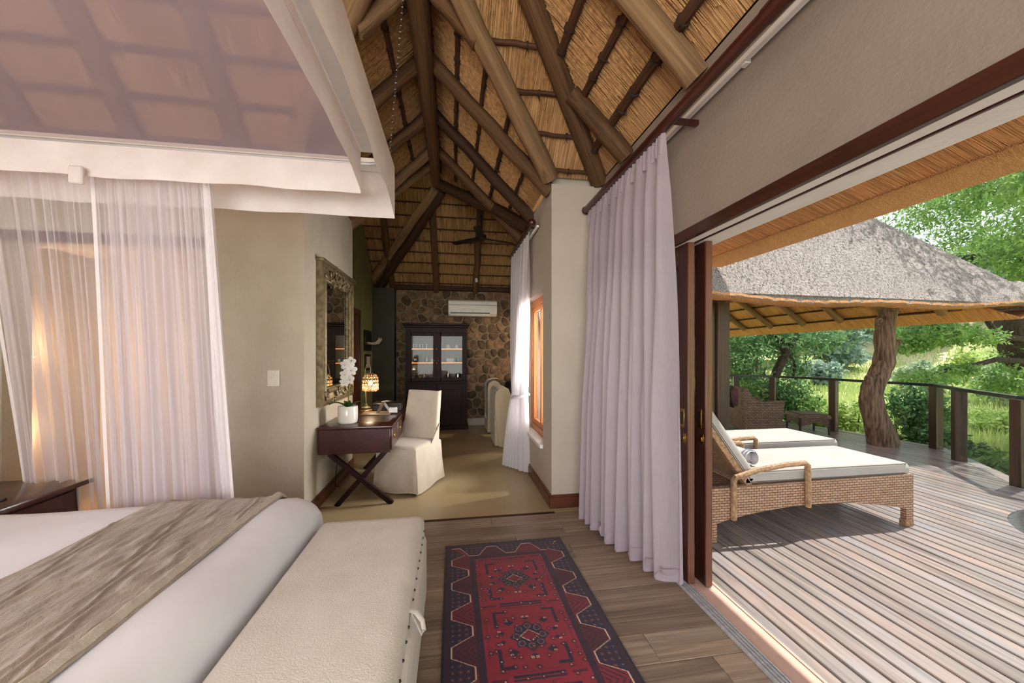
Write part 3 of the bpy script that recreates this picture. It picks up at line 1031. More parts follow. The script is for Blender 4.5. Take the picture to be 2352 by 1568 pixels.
MB().box(1.615, 1.63, -1.75, 3.36, -0.06, 0.004, 0.002).build('sill_edge', 'copper', sill)


def door_panel(label, x0, y0, y1):
    t = thing('sliding_door_panel', label, 'door', (x0 + 0.0225, y0, 0.0), 0, 'stacked sliding door panels')
    x1 = x0 + 0.048
    z0, z1 = 0.006, 2.148
    st = MB().box(x0, x1, y0 + 0.006, y0 + 0.105, z0, z1, 0.003).build('stile', 'door_face', t)
    MB().box(x0 + 0.002, x1 - 0.002, y0, y0 + 0.008, z0, z1, 0.002).build('stile_edge', 'door_edge', st)
    MB().box(x0, x1, y1 - 0.1, y1, z0, z1, 0.003).build('stile', 'door_face', t)
    MB().box(x0, x1, y0 + 0.105, y1 - 0.1, z0, 0.20, 0.003).build('bottom_rail', 'door_face', t)
    MB().box(x0, x1, y0 + 0.105, y1 - 0.1, 2.03, z1, 0.003).build('top_rail', 'door_face', t)
    MB().box(x0 + 0.02, x0 + 0.028, y0 + 0.10, y1 - 0.098, 0.198, 2.032).build('pane', 'glass', t)
    h = MB().box(x0 - 0.004, x0, y0 + 0.035, y0 + 0.075, 0.98, 1.10, 0.002).build('flush_handle', 'brass', t)
    MB().box(x0 - 0.0055, x0 - 0.003, y0 + 0.045, y0 + 0.065, 1.0, 1.08).build('recess', 'black', h)
    l = MB().box(x0 - 0.003, x0, y0 + 0.02, y0 + 0.045, 0.885, 0.945, 0.001).build('lock_plate', 'brass', t)
    MB().box(x0 - 0.014, x0 - 0.002, y0 + 0.022, y0 + 0.032, 0.90, 0.93, 0.002).build('lock_lever', 'brass', l)
    return t


door_panel('brown glazed sliding door panel nearest the curtain, with brass handle', 1.452, 2.14, 3.34)
door_panel('brown glazed sliding door panel on the outer track beside the loungers', 1.545, 2.10, 3.30)

# ---- main curtain rod and curtain
t = thing('curtain_rod', 'thick reddish brown wooden curtain rod above the sliding door', 'curtain rod', (1.24, 1.0, 2.80))
o = MB().tube([(1.24, -1.8, 2.80), (1.24, 3.37, 2.80)], 0.032, 14).build('rod', 'mahogany', t)
MB().lathe([(0.0, 0), (0.034, 0.002), (0.04, 0.018), (0.034, 0.036), (0.02, 0.045), (0.0, 0.046)], 16).build('finial', 'mahogany', t, world=False).matrix_basis = Matrix.Translation((0, 2.36, 0)) @ Matrix.Rotation(-PI / 2, 4, 'X')
MB().tube([(1.24, 1.22, 2.80), (1.24, 1.32, 2.80)], 0.037, 14).build('joint_sleeve', 'mahogany', t)
for y in (0.6, 2.0, 3.25):
    MB().box(1.24, XD, y - 0.015, y + 0.015, 2.785, 2.815, 0.004).build('bracket', 'mahogany', t)
t = thing('curtain_track', 'white curtain track fixed to the door wall below the wooden rod', 'curtain track', (1.40, 1.0, 2.72))
MB().box(1.375, 1.405, -1.8, 3.36, 2.855, 2.885, 0.003).build('track', 'white_paint', t)
for y in (0.5, 1.62, 2.7):
    MB().box(1.39, XD, y - 0.02, y + 0.02, 2.85, 2.89, 0.003).build('bracket', 'white_plastic', t)


def curtain_mesh(path_top, path_bot, z_top, z_bot, nf, amp_t, amp_b, nu, nv, head=0.12, wav=0.6, seed=0, pts_mid=None):
    r = random.Random(seed)
    ph = [r.uniform(-0.5, 0.5) for _ in range(nf + 2)]
    am = [r.uniform(0.6, 1.25) for _ in range(nf + 2)]

    def lerp_path(pth, t):
        if len(pth) == 1:
            return Vector(pth[0])
        f = t * (len(pth) - 1)
        i = min(int(f), len(pth) - 2)
        g = f - i
        return Vector(pth[i]) * (1 - g) + Vector(pth[i + 1]) * g

    def fn(u, v):
        a, b = lerp_path(path_top, u), lerp_path(path_bot, u)
        if pts_mid:
            c = lerp_path(pts_mid[1], u)
            vm = pts_mid[0]
            if v < vm:
                q = v / vm
                q = q ** 2.4
                p = a * (1 - q) + c * q
            else:
                q = (v - vm) / (1 - vm)
                q = q ** 0.7
                p = c * (1 - q) + b * q
        else:
            q = v ** 0.8
            p = a * (1 - q) + b * q
        tg = (lerp_path(path_top, min(1, u + 0.02)) - lerp_path(path_top, max(0, u - 0.02)))
        tg.normalize()
        nr = Vector((-tg.y, tg.x))
        k = int(u * nf)
        am_ = am[k] * (1 - (u * nf - k)) + am[k + 1] * (u * nf - k)
        w_ = math.sin(2 * PI * (u * nf + 0.35 * math.sin(u * 5.1 + seed) * min(1, v * 1.6)) + 0.5 * math.sin(u * 17 + seed)) * am_
        w2 = 0.35 * math.sin(2 * PI * u * nf * 2.1 + 1.3 + 2.0 * v)
        A_ = amp_t + (amp_b - amp_t) * min(1, v * 1.5)
        if v < head:
            A_ *= 0.5 + 0.5 * v / head
        p = p + nr * (w_ + w2 * min(1, v * 2)) * A_
        z = z_top + (z_bot - z_top) * v
        return (p.x, p.y, z)
    return MB().grid(nu, nv, fn)


t = thing('curtain', 'long lilac white curtain drawn back beside the sliding door', 'curtain', (1.24, 2.7, 0.0))
mbc = curtain_mesh([(1.25, 3.33), (1.25, 2.7), (1.245, 2.06)], [(1.14, 3.20), (1.18, 2.72), (1.33, 2.10)], 2.765, 0.035, 9, 0.030, 0.058, 288, 60, seed=3)
mbc.build('curtain_cloth', 'curtain', t, ang=180, fix=False)
mbh = curtain_mesh([(1.25, 3.33), (1.25, 2.7), (1.245, 2.06)], [(1.247, 3.33), (1.247, 2.7), (1.243, 2.06)], 2.768, 2.65, 24, 0.016, 0.014, 288, 4, head=0.0, seed=4)
mbh.build('pleated_heading', 'curtain', t, ang=180, fix=False)
hem = curtain_mesh([(1.14, 3.20), (1.18, 2.72), (1.33, 2.10)], [(1.139, 3.20), (1.179, 2.72), (1.329, 2.10)], 0.13, 0.033, 9, 0.0595, 0.0595, 288, 3, head=0.0, seed=3)
hem.build('hem', 'curtain', t, ang=180, fix=False)

# ---- window curtain, rod and track
t = thing('curtain_rod', 'short dark wooden curtain rod with ball finial above the passage window', 'curtain rod', (0.83, 4.6, 2.84))
MB().tube([(0.83, 3.92, 2.84), (0.83, 5.38, 2.84)], 0.024, 12).build('rod', 'mahogany', t)
MB().ball((0.83, 3.89, 2.84), 0.042, 14, 10).build('finial', 'mahogany', t)
for y in (4.05, 5.3):
    MB().box(0.83, XR, y - 0.012, y + 0.012, 2.83, 2.85, 0.003).build('bracket', 'mahogany', t)
tag(MB().box(0.872, 0.90, 3.86, 5.38, 2.785, 2.81, 0.004).build('curtain_track', 'white_paint'), 'short white curtain track on the passage wall above the window', 'curtain track')
t = thing('curtain', 'white curtain tied back in the middle beside the passage window', 'curtain', (0.82, 4.6, 0.0))
mbc = curtain_mesh([(0.84, 4.06), (0.83, 4.6), (0.82, 5.28)], [(0.90, 4.42), (0.80, 4.58), (0.66, 4.78)], 2.80, 0.02, 9, 0.022, 0.04, 200, 70,
                   seed=8, pts_mid=(0.665, [(0.86, 4.40), (0.81, 4.47), (0.76, 4.56)]))
mbc.build('curtain_cloth', 'curtain_white', t, ang=180, fix=False)
mb = MB()
mb.tube([(0.81 + 0.085 * math.cos(q) + 0.0, 4.475 + 0.11 * math.sin(q), 0.945 + 0.02 * math.cos(q)) for q in np.linspace(0, 2 * PI, 25)], 0.035, 8, False, 0.3)
mb.build('tieback', 'curtain_white', t)

# ================================================================== VERANDAH ROOF OVER THE DOOR
ver = sroot('roof_verandah', 'thatched eave overhanging the sliding door')
slab('thatch_underside', [(1.65, -3.2, 2.82), (1.65, 3.9, 2.82), (2.66, 3.9, 2.44), (2.66, -3.2, 2.44)], (0, 1, 0), (0, 0, 1), 0.02, M['thatch_eave'], ver)
slab('thatch_cut', [(2.64, -3.2, 2.436), (2.64, 3.9, 2.436), (3.06, 3.9, 2.448), (3.06, -3.2, 2.448)], (0, 1, 0), (0, 0, 1), 0.02, M['thatch_cut'], ver)
slab('thatch_top', [(3.06, -3.2, 2.46), (3.06, 3.9, 2.46), (1.42, 3.9, 3.38), (1.42, -3.2, 3.38)], (0, 1, 0), (0, 0, 1), 0.02, M['thatch_top'], ver)
mb = MB()
nst = 9000
for _ in range(nst):                                    # cut straw ends and hanging stems
    y = random.uniform(0.0, 3.7)
    u = random.random()
    x = 2.60 + 0.44 * u
    z = 2.436 + 0.010 * max(0, (x - 2.64) / 0.42)
    if x < 2.64:
        z = 2.444 + (2.64 - x) * 0.37
    l = random.uniform(0.015, 0.05) if u > 0.1 else random.uniform(0.06, 0.2)
    d = Vector((0.75, random.gauss(0, 0.22), -0.35 - random.random() * 0.35)).normalized()
    p = Vector((x, y, z + 0.012))
    q = p + d * l
    r = random.uniform(0.0012, 0.0024)
    n0 = len(mb.v)
    sd = d.cross(Vector((0, 0, 1))).normalized() * r
    up = d.cross(sd).normalized() * r
    mb.v += [tuple(p - sd), tuple(p + sd), tuple(p + up), tuple(q)]
    mb.f += [(n0, n0 + 1, n0 + 3), (n0 + 1, n0 + 2, n0 + 3), (n0 + 2, n0, n0 + 3)]
tag(mb.build('straw_fringe', 'straw', ver, smooth=False, fix=False), kind='stuff')

# ================================================================== DECK
deck = sroot('floor_deck', 'weathered grey timber deck with long boards')
ZD = -0.05
edge_hi = [(1.15, 5.02), (1.66, 5.02), (4.02, 5.02), (4.03, 8.6), (6.0, 8.25), (6.55, 7.92), (7.15, 7.42), (7.50, 6.28), (7.72, 4.80)]
edge_lo = [(1.15, 3.78), (1.659, 3.78), (1.66, -3.2), (6.40, -3.2), (6.41, 3.22), (7.16, 4.12), (7.72, 4.80)]


def at(poly, x):
    for (a, b), (c_, d) in zip(poly[:-1], poly[1:]):
        if a <= x <= c_:
            return b + (d - b) * (x - a) / max(1e-6, c_ - a)
    return poly[-1][1]


PITCH = 0.112
xx = 1.662 - 4 * PITCH
PX, PY, PR = 5.50, 1.78, 1.02                             # round plunge pool
while xx + 0.10 < 7.72:
    a, b = xx, xx + 0.096
    h0, h1, l0, l1 = at(edge_hi, a), at(edge_hi, b), at(edge_lo, a), at(edge_lo, b)
    m_ = (a + b) / 2
    segs = [(l0, l1, h0, h1)]
    if abs(m_ - PX) < PR:
        e = math.sqrt(PR * PR - (m_ - PX) ** 2)
        e0 = math.sqrt(max(0, PR * PR - (a - PX) ** 2))
        e1 = math.sqrt(max(0, PR * PR - (b - PX) ** 2))
        segs = [(l0, l1, PY - e0, PY - e1), (PY + e0, PY + e1, h0, h1)]
    for (s0, s1, t0, t1) in segs:
        ym = (s0 + s1) / 2
        mbb = MB()
        z1 = ZD + random.uniform(-0.002, 0.0)
        mbb.add([(0, s0, ZD - 0.03), (0.096, s1, ZD - 0.03), (0.096, t1, ZD - 0.03), (0, t0, ZD - 0.03),
                 (0, s0, z1 - 0.004), (0.096, s1, z1 - 0.004), (0.096, t1, z1 - 0.004), (0, t0, z1 - 0.004),
                 (0.004, s0, z1), (0.092, s1, z1), (0.092, t1, z1), (0.004, t0, z1)],
                [(3, 2, 1, 0), (0, 1, 5, 4), (2, 3, 7, 6), (1, 2, 6, 5), (3, 0, 4, 7), (4, 5, 9, 8), (5, 6, 10, 9), (6, 7, 11, 10), (7, 4, 8, 11), (8, 9, 10, 11)])
        o = mbb.build('board', 'deck', None, smooth=False)
        o.location = (a, 0, 0)
        o.parent = deck
    xx += PITCH
pe = edge_hi[4:]
lowpts = list(reversed(edge_lo[4:-1]))
ring = pe + lowpts + [(6.95, 1.4)]
for p, q in zip(ring[:-1], ring[1:]):
    d = Vector((q[0] - p[0], q[1] - p[1], 0))
    mt = frame_from((p[0], p[1], ZD), d, (0, 0, 1))
    L = d.length
    fb = MB().box(0, L, -0.13, 0.02, -0.03, 0.004, 0.003, mat=mt)
    fb.build('edge_board', 'deck', deck, smooth=False)
    fb = MB().box(0, L, -0.0, 0.03, -0.35, 0.0, 0.003, mat=mt)
    fb.build('fascia_board', 'post', deck, smooth=False)
MB().box(1.64, 6.3, -3.2, 5.0, ZD - 0.16, ZD - 0.14).build('under_deck', 'black', deck, smooth=False)

# round plunge pool set in the deck
t = thing('plunge_pool', 'round teal plunge pool set in the deck at the right edge', 'pool', (PX, PY, ZD))
MB().lathe([(PR - 0.001, -0.9), (PR - 0.001, -0.01), (PR - 0.03, -0.004), (PR - 0.12, -0.004), (PR - 0.12, -0.9)], 48, (PX, PY, ZD)).build('pool_rim', 'steel', t)
MB().lathe([(PR - 0.125, -0.30), (PR - 0.125, -0.07)], 48, (PX, PY, ZD)).build('water', 'water', t)

# ---- railing: posts, top rail, glass panes
rail_pts = [(5.55, 8.05), (6.42, 7.69), (6.98, 7.27), (7.316, 6.22), (7.544, 4.80), (7.033, 4.219), (6.325, 3.282), (6.80, 1.55)]
widths = [0.09, 0.10, 0.10, 0.11, 0.11, 0.12, 0.10, 0.1]
railing = thing('deck_railing', 'dark timber posts with thin top rail and glass panes edging the deck', 'railing', (7.0, 5.0, ZD))
for i, ((x, y), wd) in enumerate(zip(rail_pts, widths)):
    p0 = rail_pts[max(0, i - 1)]
    p1 = rail_pts[min(len(rail_pts) - 1, i + 1)]
    d = Vector((p1[0] - p0[0], p1[1] - p0[1], 0))
    mt = frame_from((x, y, 0), d, (0, 0, 1))
    MB().box(-wd / 2, wd / 2, -0.06, 0.06, ZD, 0.935, 0.004, mat=mt).build('post', 'post', railing)
for p, q in zip(rail_pts[:-1], rail_pts[1:]):
    a, b = Vector((p[0], p[1], 0.95)), Vector((q[0], q[1], 0.95))
    d = b - a
    mt = frame_from(a, d, (0, 0, 1))
    MB().box(-0.02, d.length + 0.02, -0.035, 0.035, -0.022, 0.022, 0.003, mat=mt).build('top_rail', 'rail_metal', railing)
    MB().box(0.06, d.length - 0.06, -0.004, 0.004, -0.92, -0.03, mat=mt).build('pane', 'pane', railing)

# ================================================================== LOUNGE FRONT WITH CORNER POST AND ITS BIG THATCHED ROOF
lf_ = sroot('wall_lounge_front', 'glazed timber front of the lounge with corner post')
MB().box(3.86, 4.06, 4.98, 5.16, ZD, 2.30, 0.006).build('corner_post', 'post', lf_)
MB().box(3.74, 3.86, 5.02, 5.12, ZD, 2.30, 0.004).build('door_frame', 'door_face', lf_)
MB().box(1.18, 3.86, 5.03, 5.11, 2.17, 2.30, 0.004).build('head_beam', 'door_face', lf_)
for x in (1.2, 2.0, 2.85):
    MB().box(x, x + 0.09, 5.04, 5.10, ZD, 2.17, 0.003).build('door_stile', 'door_face', lf_)
for (a, b) in ((1.29, 2.0), (2.09, 2.85), (2.94, 3.74)):
    MB().box(a, b, 5.065, 5.072, ZD, 2.17).build('pane', 'glass', lf_)
MB().box(1.10, 4.1, 5.03, 5.20, 2.30, 3.0).build('wall_above', 'plaster_smooth', lf_, smooth=False)
t = thing('curtain', 'pale curtain behind the lounge glass seen between the door stiles', 'curtain', (2.2, 5.22, 0))
curtain_mesh([(1.35, 5.24), (2.9, 5.24)], [(1.35, 5.24), (2.9, 5.24)], 2.2, 0.03, 14, 0.03, 0.04, 140, 6, seed=5).build('curtain_cloth', 'curtain', t, ang=180, fix=False)

gz = sroot('roof_lounge', 'big weathered grey thatched roof over the lounge deck with orange underside')
KO = 1.2
xr_, yf_ = 9.45, 4.50
xm = 5.6
hh = xr_ - xm
slab('thatch_front', [(1.75, yf_, 2.26), (xr_, yf_, 2.20), (xm, yf_ + hh, 2.23 + KO * hh), (xm - 0.0, yf_ + hh, 2.23 + KO * hh)][:3], (1, 0, 0), (0, -1, 1), 0.03, M['thatch_top'], gz)
slab('thatch_right', [(xr_, yf_, 2.20), (xr_, 14, 2.20), (xm, 14, 2.20 + KO * hh), (xm, yf_ + hh, 2.23 + KO * hh)], (0, 1, 0), (1, 0, 1), 0.03, M['thatch_top'], gz)
slab('thatch_left', [(1.75, yf_, 2.26), (1.75, 14, 2.26), (xm, 14, 2.23 + KO * hh), (xm, yf_ + hh, 2.23 + KO * hh)], (0, 1, 0), (-1, 0, 1), 0.03, M['thatch_top'], gz)


def front_edge(u):
    x = 1.75 + (xr_ - 1.75) * u
    sag = -0.07 * math.sin(PI * min(1, max(0, (x - 3.0) / 6.0))) + 0.02 * math.sin(x * 2.3)
    return x, sag


def band(u, v):
    x, sag = front_edge(u)
    prof = [(yf_ - 0.03, 2.27), (yf_ - 0.045, 2.235), (yf_ + 0.02, 2.212), (yf_ + 0.12, 2.20), (yf_ + 0.22, 2.205), (yf_ + 0.34, 2.28)]
    f = v * (len(prof) - 1)
    i = min(int(f), len(prof) - 2)
    g = f - i
    y = prof[i][0] * (1 - g) + prof[i + 1][0] * g
    z = prof[i][1] * (1 - g) + prof[i + 1][1] * g
    return (x, y + 0.008 * math.sin(x * 31), z + sag + 0.005 * math.sin(x * 17))


MB().grid(120, 10, band).build('thatch_cut', 'thatch_cut', gz, fix=False)


def thatch_lip(u, v):                                   # grey weathered lower edge, bulging over the front
    x, sag = front_edge(u)
    y = yf_ - 0.045 + 0.35 * v
    z = 2.225 + sag * (1 - v) + KO * 0.35 * v + 0.05 * math.sin(PI * min(1, v * 1.2)) * (1 - v)
    return (x, y, z + 0.008 * math.sin(x * 23 + v * 9))


MB().grid(120, 8, thatch_lip).build('thatch_lip', 'thatch_top', gz, fix=False)
# right-hand eave seen from inside: cut band, underside, rafters and battens
xe = 8.9
slab('thatch_cut', [(xe, 4.6, 2.0), (xe, 14, 2.0), (xr_, 14, 2.16), (xr_, 4.6, 2.16)], (0, 1, 0), (0, 0, 1), 0.03, M['thatch_cut'], gz)
KI = 0.72
slab('thatch_underside', [(xe, 4.6, 2.0), (xe, 14, 2.0), (xe - 3.2, 14, 2.0 + 3.2 * KI), (xe - 3.2, 7.9, 2.0 + 3.2 * KI)], (0, 1, 0), (1, 0, 1), 0.03, M['thatch_eave'], gz)
slab('thatch_underside', [(2.2, 4.82, 2.27), (xe, 4.82, 2.27), (xe - 3.05, 7.87, 2.27 + 3.05 * KI), (2.2 + 3.05, 7.87, 2.27 + 3.05 * KI)], (1, 0, 0), (0, -1, 1), 0.03, M['thatch_eave'], gz)
for y in (5.35, 6.2, 7.1, 8.0, 8.95, 9.9, 11.0, 12.2):
    xi = xe - min(3.0, max(0.6, y - 4.7))
    log('rafter', (xe - 0.35, y, 2.0 + 0.35 * KI - 0.08), (xi, y, 2.0 + (xe - xi) * KI - 0.08), 0.07, 0.07, M['log_pale'], gz, 10)
for k in range(7):
    x = xe - 0.32 - 0.32 * k
    log('batten', (x, 4.8 + (xe - x), 2.0 + (xe - x) * KI - 0.03), (x, 13.5, 2.0 + (xe - x) * KI - 0.03), 0.022, 0.022, M['log_dark'], gz, 6, 4, 0.01)
log('eave_beam', (3.3, 5.07, 2.40), (7.2, 5.15, 2.30), 0.09, 0.09, M['log_pale'], gz, 12)
mb = MB()
for _ in range(5000):                                   # rough straw tips on the weathered front slope edge
    u = random.random()
    x, sag = front_edge(u)
    p = Vector((x, yf_ + random.uniform(-0.04, 0.3), 2.19 + sag + random.uniform(-0.02, 0.02)))
    d = Vector((random.gauss(0, 0.2), -0.8, -0.35)).normalized()
    q = p + d * random.uniform(0.02, 0.06)
    r = 0.0025
    n0 = len(mb.v)
    mb.v += [tuple(p + Vector((-r, 0, 0))), tuple(p + Vector((r, 0, 0))), tuple(q)]
    mb.f += [(n0, n0 + 1, n0 + 2)]
tag(mb.build('straw_fringe', 'straw', gz, smooth=False, fix=False), kind='stuff')
mb = MB()
for _ in range(26000):                                  # tufted broken stems of the weathered slope
    s_ = random.random() ** 0.8 * 3.2
    x = random.uniform(2.0, xr_ - s_ * 0.98)
    y = yf_ + s_
    z = 2.20 + (2.26 - 2.20) * (xr_ - x) / 7.7 + KO * s_ * (hh * KO / (hh * KO)) + 0.034
    p = Vector((x, y, z))
    d = Vector((random.gauss(0.0, 0.25), -0.64, -0.70)).normalized()
    q = p + d * random.uniform(0.03, 0.09) + Vector((0, -0.02, 0.03)) * random.random()
    r = random.uniform(0.004, 0.011)
    n0 = len(mb.v)
    mb.v += [tuple(p + Vector((-r, 0, 0))), tuple(p + Vector((r, 0, 0))), tuple(q)]
    mb.f += [(n0, n0 + 1, n0 + 2)]
tag(mb.build('broken_stems', 'thatch_top', gz, smooth=False, fix=False), kind='stuff')

# ---- crooked tree trunk that carries the eave
t = thing('trunk_post', 'crooked bark covered tree trunk standing on the deck under the thatch', 'tree trunk', (6.95, 5.13, ZD))
tk = MB()
px = [(2030, 1024, 60), (2020, 985, 54), (2005, 945, 49), (1999, 900, 44), (2015, 868, 42), (2032, 830, 42), (2034, 790, 41), (2031, 750, 38), (2042, 715, 34), (2052, 680, 30)]
TH0 = math.radians(8.986)
pts, rs = [], []
for (u, v, wpx) in px:                                  # centre line of the trunk, metres at the trunk's own depth
    zc = 6.15
    xc = (u - 1176) / 860 * zc
    pts.append((xc * math.cos(TH0) + zc * math.sin(TH0), -xc * math.sin(TH0) + zc * math.cos(TH0), max(ZD, 1.45 - (v - 812) / 860 * zc)))
    rs.append(wpx * 0.46 / 860 * zc)
P2, R2 = [], []
for i in range(len(pts) - 1):
    for k in range(4):
        f = k / 4
        P2.append(Vector(pts[i]) * (1 - f) + Vector(pts[i + 1]) * f)
        R2.append(rs[i] * (1 - f) + rs[i + 1] * f)
P2.append(Vector(pts[-1]))
R2.append(rs[-1])
for _ in range(2):
    P2 = [P2[0]] + [(P2[i - 1] + P2[i] * 2 + P2[i + 1]) / 4 for i in range(1, len(P2) - 1)] + [P2[-1]]
tk.tube(P2, R2, 22)
tk.v = [tuple(Vector(p) + Vector((math.sin(p[2] * 21 + p[0] * 40), math.cos(p[2] * 17 + p[0] * 33), 0)) * 0.008) for p in tk.v]
tk.build('trunk', 'bark', t, ang=80)
for (k, dx, dz) in ((24, 0.21, 0.03), (15, -0.19, 0.06), (29, -0.18, 0.05), (2, 0.2, 0.0)):
    b0 = P2[k]
    MB().tube([b0 + Vector((dx * 0.4, 0, -0.03)), b0 + Vector((dx, -0.03, dz)), b0 + Vector((dx * 1.18, -0.05, dz * 1.6))], [0.075, 0.05, 0.028], 9).build('branch_stub', 'bark', t)


# ================================================================== BED WITH HANGING CANOPY
bed = thing('bed', 'big white bed with rounded duvet foot beside the linen bench', 'bed', (-1.8, 1.25, 0.0))
BX0, BX1, BY0, BY1, BZ = -2.95, -0.755, 0.25, 2.36, 0.655


def rbox(x0, x1, y0, y1, z0, z1, r, nu=40, nv=40, power=2.6, seed=1, amp=0.0, drop=None):
    """soft rounded slab: top sheet that rolls down on the sides"""
    def prof(t, a, b):
        # t in 0..1 -> (position, depth below top)
        e = r * PI / 2
        side = (z1 - z0 - r)
        L = (b - a - 2 * r)
        tot = 2 * side + 2 * e + L
        s = t * tot
        if s < side:
            return a, r + side - s
        s -= side
        if s < e:
            q = s / r
            return a + r - r * math.cos(q), r - r * math.sin(q)
        s -= e
        if s < L:
            return a + r + s, 0.0
        s -= L
        if s < e:
            q = s / r
            return b - r + r * math.sin(q), r - r * math.cos(q)
        s -= e
        return b, r + s

    def fn(u, v):
        x, dx = prof(u, x0, x1)
        y, dy = prof(v, y0, y1)
        d = (dx ** power + dy ** power) ** (1 / power) if dx > 0 or dy > 0 else 0.0
        d = min(d, z1 - z0)
        wob = amp * (math.sin(x * 7 + y * 3) + math.sin(y * 9 - x * 2.0)) * (1 - d / (z1 - z0))
        return (x, y, z1 - d + wob)
    return MB().grid(nu, nv, fn)


rbox(BX0, BX1, BY0, BY1, 0.12, BZ, 0.16, 60, 60, 2.4, amp=0.004).build('duvet', 'sheet', bed, ang=180, fix=False)
MB().box(BX0 + 0.05, BX1 - 0.06, BY0 + 0.05, BY1 - 0.05, 0.08, 0.42, 0.03).build('mattress_base', 'sheet', bed)
for (x, y) in ((BX0 + 0.1, BY0 + 0.1), (BX0 + 0.1, BY1 - 0.1), (BX1 - 0.14, BY0 + 0.1), (BX1 - 0.14, BY1 - 0.1)):
    MB().box(x - 0.03, x + 0.03, y - 0.03, y + 0.03, 0, 0.09, 0.004).build('leg', 'dark_wood', bed)
MB().box(BX0 - 0.08, BX0 - 0.01, BY0 - 0.02, BY1 + 0.02, 0.0, 1.25, 0.02, 2).build('headboard', 'linen', bed)


def runner_fn(u, v):
    # u across (x), v along y with a drop down the far side
    r = 0.16
    xa = -1.60 + 0.07 * v
    xb = -0.93 - 0.06 * (1 - v)
    x = xa + (xb - xa) * u
    s = v * (BY1 - BY0 - r + 0.45)
    y = BY0 + s
    dz = 0.0
    if y > BY1 - r:
        q = (y - (BY1 - r)) / r
        if q < PI / 2:
            y = BY1 - r + (r + 0.014) * math.sin(q)
            dz = r - (r + 0.0) * math.cos(q)
        else:
            dz = r + (q - PI / 2) * r
            y = BY1 + 0.014
    ridge = 0.0
    if 0.03 < u < 0.93:
        a = x * 88 + 2.2 * math.sin(y * 2.3) + 2.2 * math.sin(y * 5.1 + x * 23) + 1.7 * math.sin(y * 11 + x * 47) + 1.0 * math.sin(y * 23 - x * 61)
        k = 0.5 + 0.5 * math.sin(y * 4.3 + x * 22) * math.sin(x * 17 + 1.0)
        ridge = (0.5 + 0.5 * math.sin(a)) ** 2 * 0.010 * (0.35 + k)
    edge = 0.012 * math.exp(-((u - 0.965) / 0.02) ** 2)
    roll = 0.0
    if u > 0.97:
        roll = -(u - 0.97) * 0.35
    if u < 0.02:
        roll = -(0.02 - u) * 0.4
    z = BZ + 0.014 - dz + ridge * (1 if dz < 0.1 else 0.6) + edge + roll + 0.004 * math.sin(x * 7 + y * 3)
    return (x + 0.008 * math.sin(y * 5.0 + u * 2), y, z)


rn = thing('bed_runner', 'ruched taupe bed runner lying across the foot of the white bed', 'bed runner', (-1.25, 1.3, BZ))
MB().grid(150, 260, runner_fn).build('runner_cloth', 'runner', rn, ang=180, fix=False)


def hem_fn(u, v):
    p = runner_fn(0.935 + 0.055 * u, v)
    b = runner_fn(0.95, v)
    return (p[0], p[1], p[2] + 0.006 * math.sin(PI * u) + 0.003 + 0.0015 * math.sin(v * 160))


MB().grid(8, 260, hem_fn).build('rolled_hem', 'runner_back', rn, ang=180, fix=False)

# ---- canopy: two rings of white cotton with a track between, sheer top, hung on chains
can = thing('bed_canopy', 'white cotton bed canopy frame with sheer top hanging on chains from the roof', 'bed canopy', (-1.6, 1.2, 2.3))
OX0, OX1, OY0, OY1 = -3.15, -0.35, -0.35, 2.37
IX0, IX1, IY0, IY1 = -2.98, -0.49, -0.16, 2.12


def valance(x0, y0, x1, y1, z0, z1, seed, flare=0.010, n=80, end=0.0):
    r = random.Random(seed)
    ph = [r.uniform(0, 6.28) for _ in range(4)]
    d = Vector((x1 - x0, y1 - y0, 0))
    nn = Vector((d.y, -d.x, 0)).normalized()

    def fn(u, v):
        p = Vector((x0, y0, 0)) + d * u
        wv = flare * v * (math.sin(u * 19 + ph[0] + 2 * v) + 0.6 * math.sin(u * 41 + ph[1] - 3 * v)) * min(1, u * 12, (1 - u) * 12)
        p = p + nn * (wv * 0.55)
        z = z1 + (z0 - z1) * v + (0.002 * math.sin(u * 13 + ph[2]) + 0.002 * math.sin(u * 37 + ph[3])) * v + end * v * max(0.0, (u - 0.84) / 0.16) ** 2
        return (p.x, p.y, z)
    return MB().grid(n, 10, fn)


def hemmed(nm, *a, **k):
    o = valance(*a, **k).build(nm, 'canopy_cloth', can, ang=180, fix=False)
    return o


hemmed('outer_valance', OX1, OY1, OX0, OY1, 2.275, 2.575, 1)
hemmed('outer_valance', OX1, OY0, OX1, OY1, 2.345, 2.585, 2, end=-0.07)
hemmed('outer_valance', OX0, OY0, OX1, OY0, 2.275, 2.56, 3)
hemmed('outer_valance', OX0, OY1, OX0, OY0, 2.275, 2.56, 4)
hemmed('inner_valance', IX1, IY1, IX0, IY1, 2.315, 2.47, 5, flare=0.008)
hemmed('inner_valance', IX1, IY0, IX1, IY1, 2.385, 2.54, 6, flare=0.006, end=-0.06)
hemmed('inner_valance', IX0, IY0, IX1, IY0, 2.335, 2.48, 7, flare=0.008)
hemmed('inner_valance', IX0, IY1, IX0, IY0, 2.335, 2.48, 8, flare=0.008)
for (a, b, c_, d) in ((IX0, OX1 + 0.0, IY1 + 0.14, OY1 - 0.01), (IX0, OX1, OY0 + 0.01, IY0 - 0.02)):
    MB().box(a, b - 0.01, c_, d, 2.545, 2.58, 0.004).build('frame_board', 'white_paint', can)
MB().box(IX1 - 0.01, OX1 - 0.01, IY0, IY1 + 0.02, 2.545, 2.58, 0.004).build('frame_board', 'white_paint', can)
MB().box(OX0 + 0.01, IX0 - 0.02, IY0, IY1 + 0.02, 2.50, 2.545, 0.004).build('frame_board', 'white_paint', can)
xt = (IX1 + OX1) / 2 + 0.012
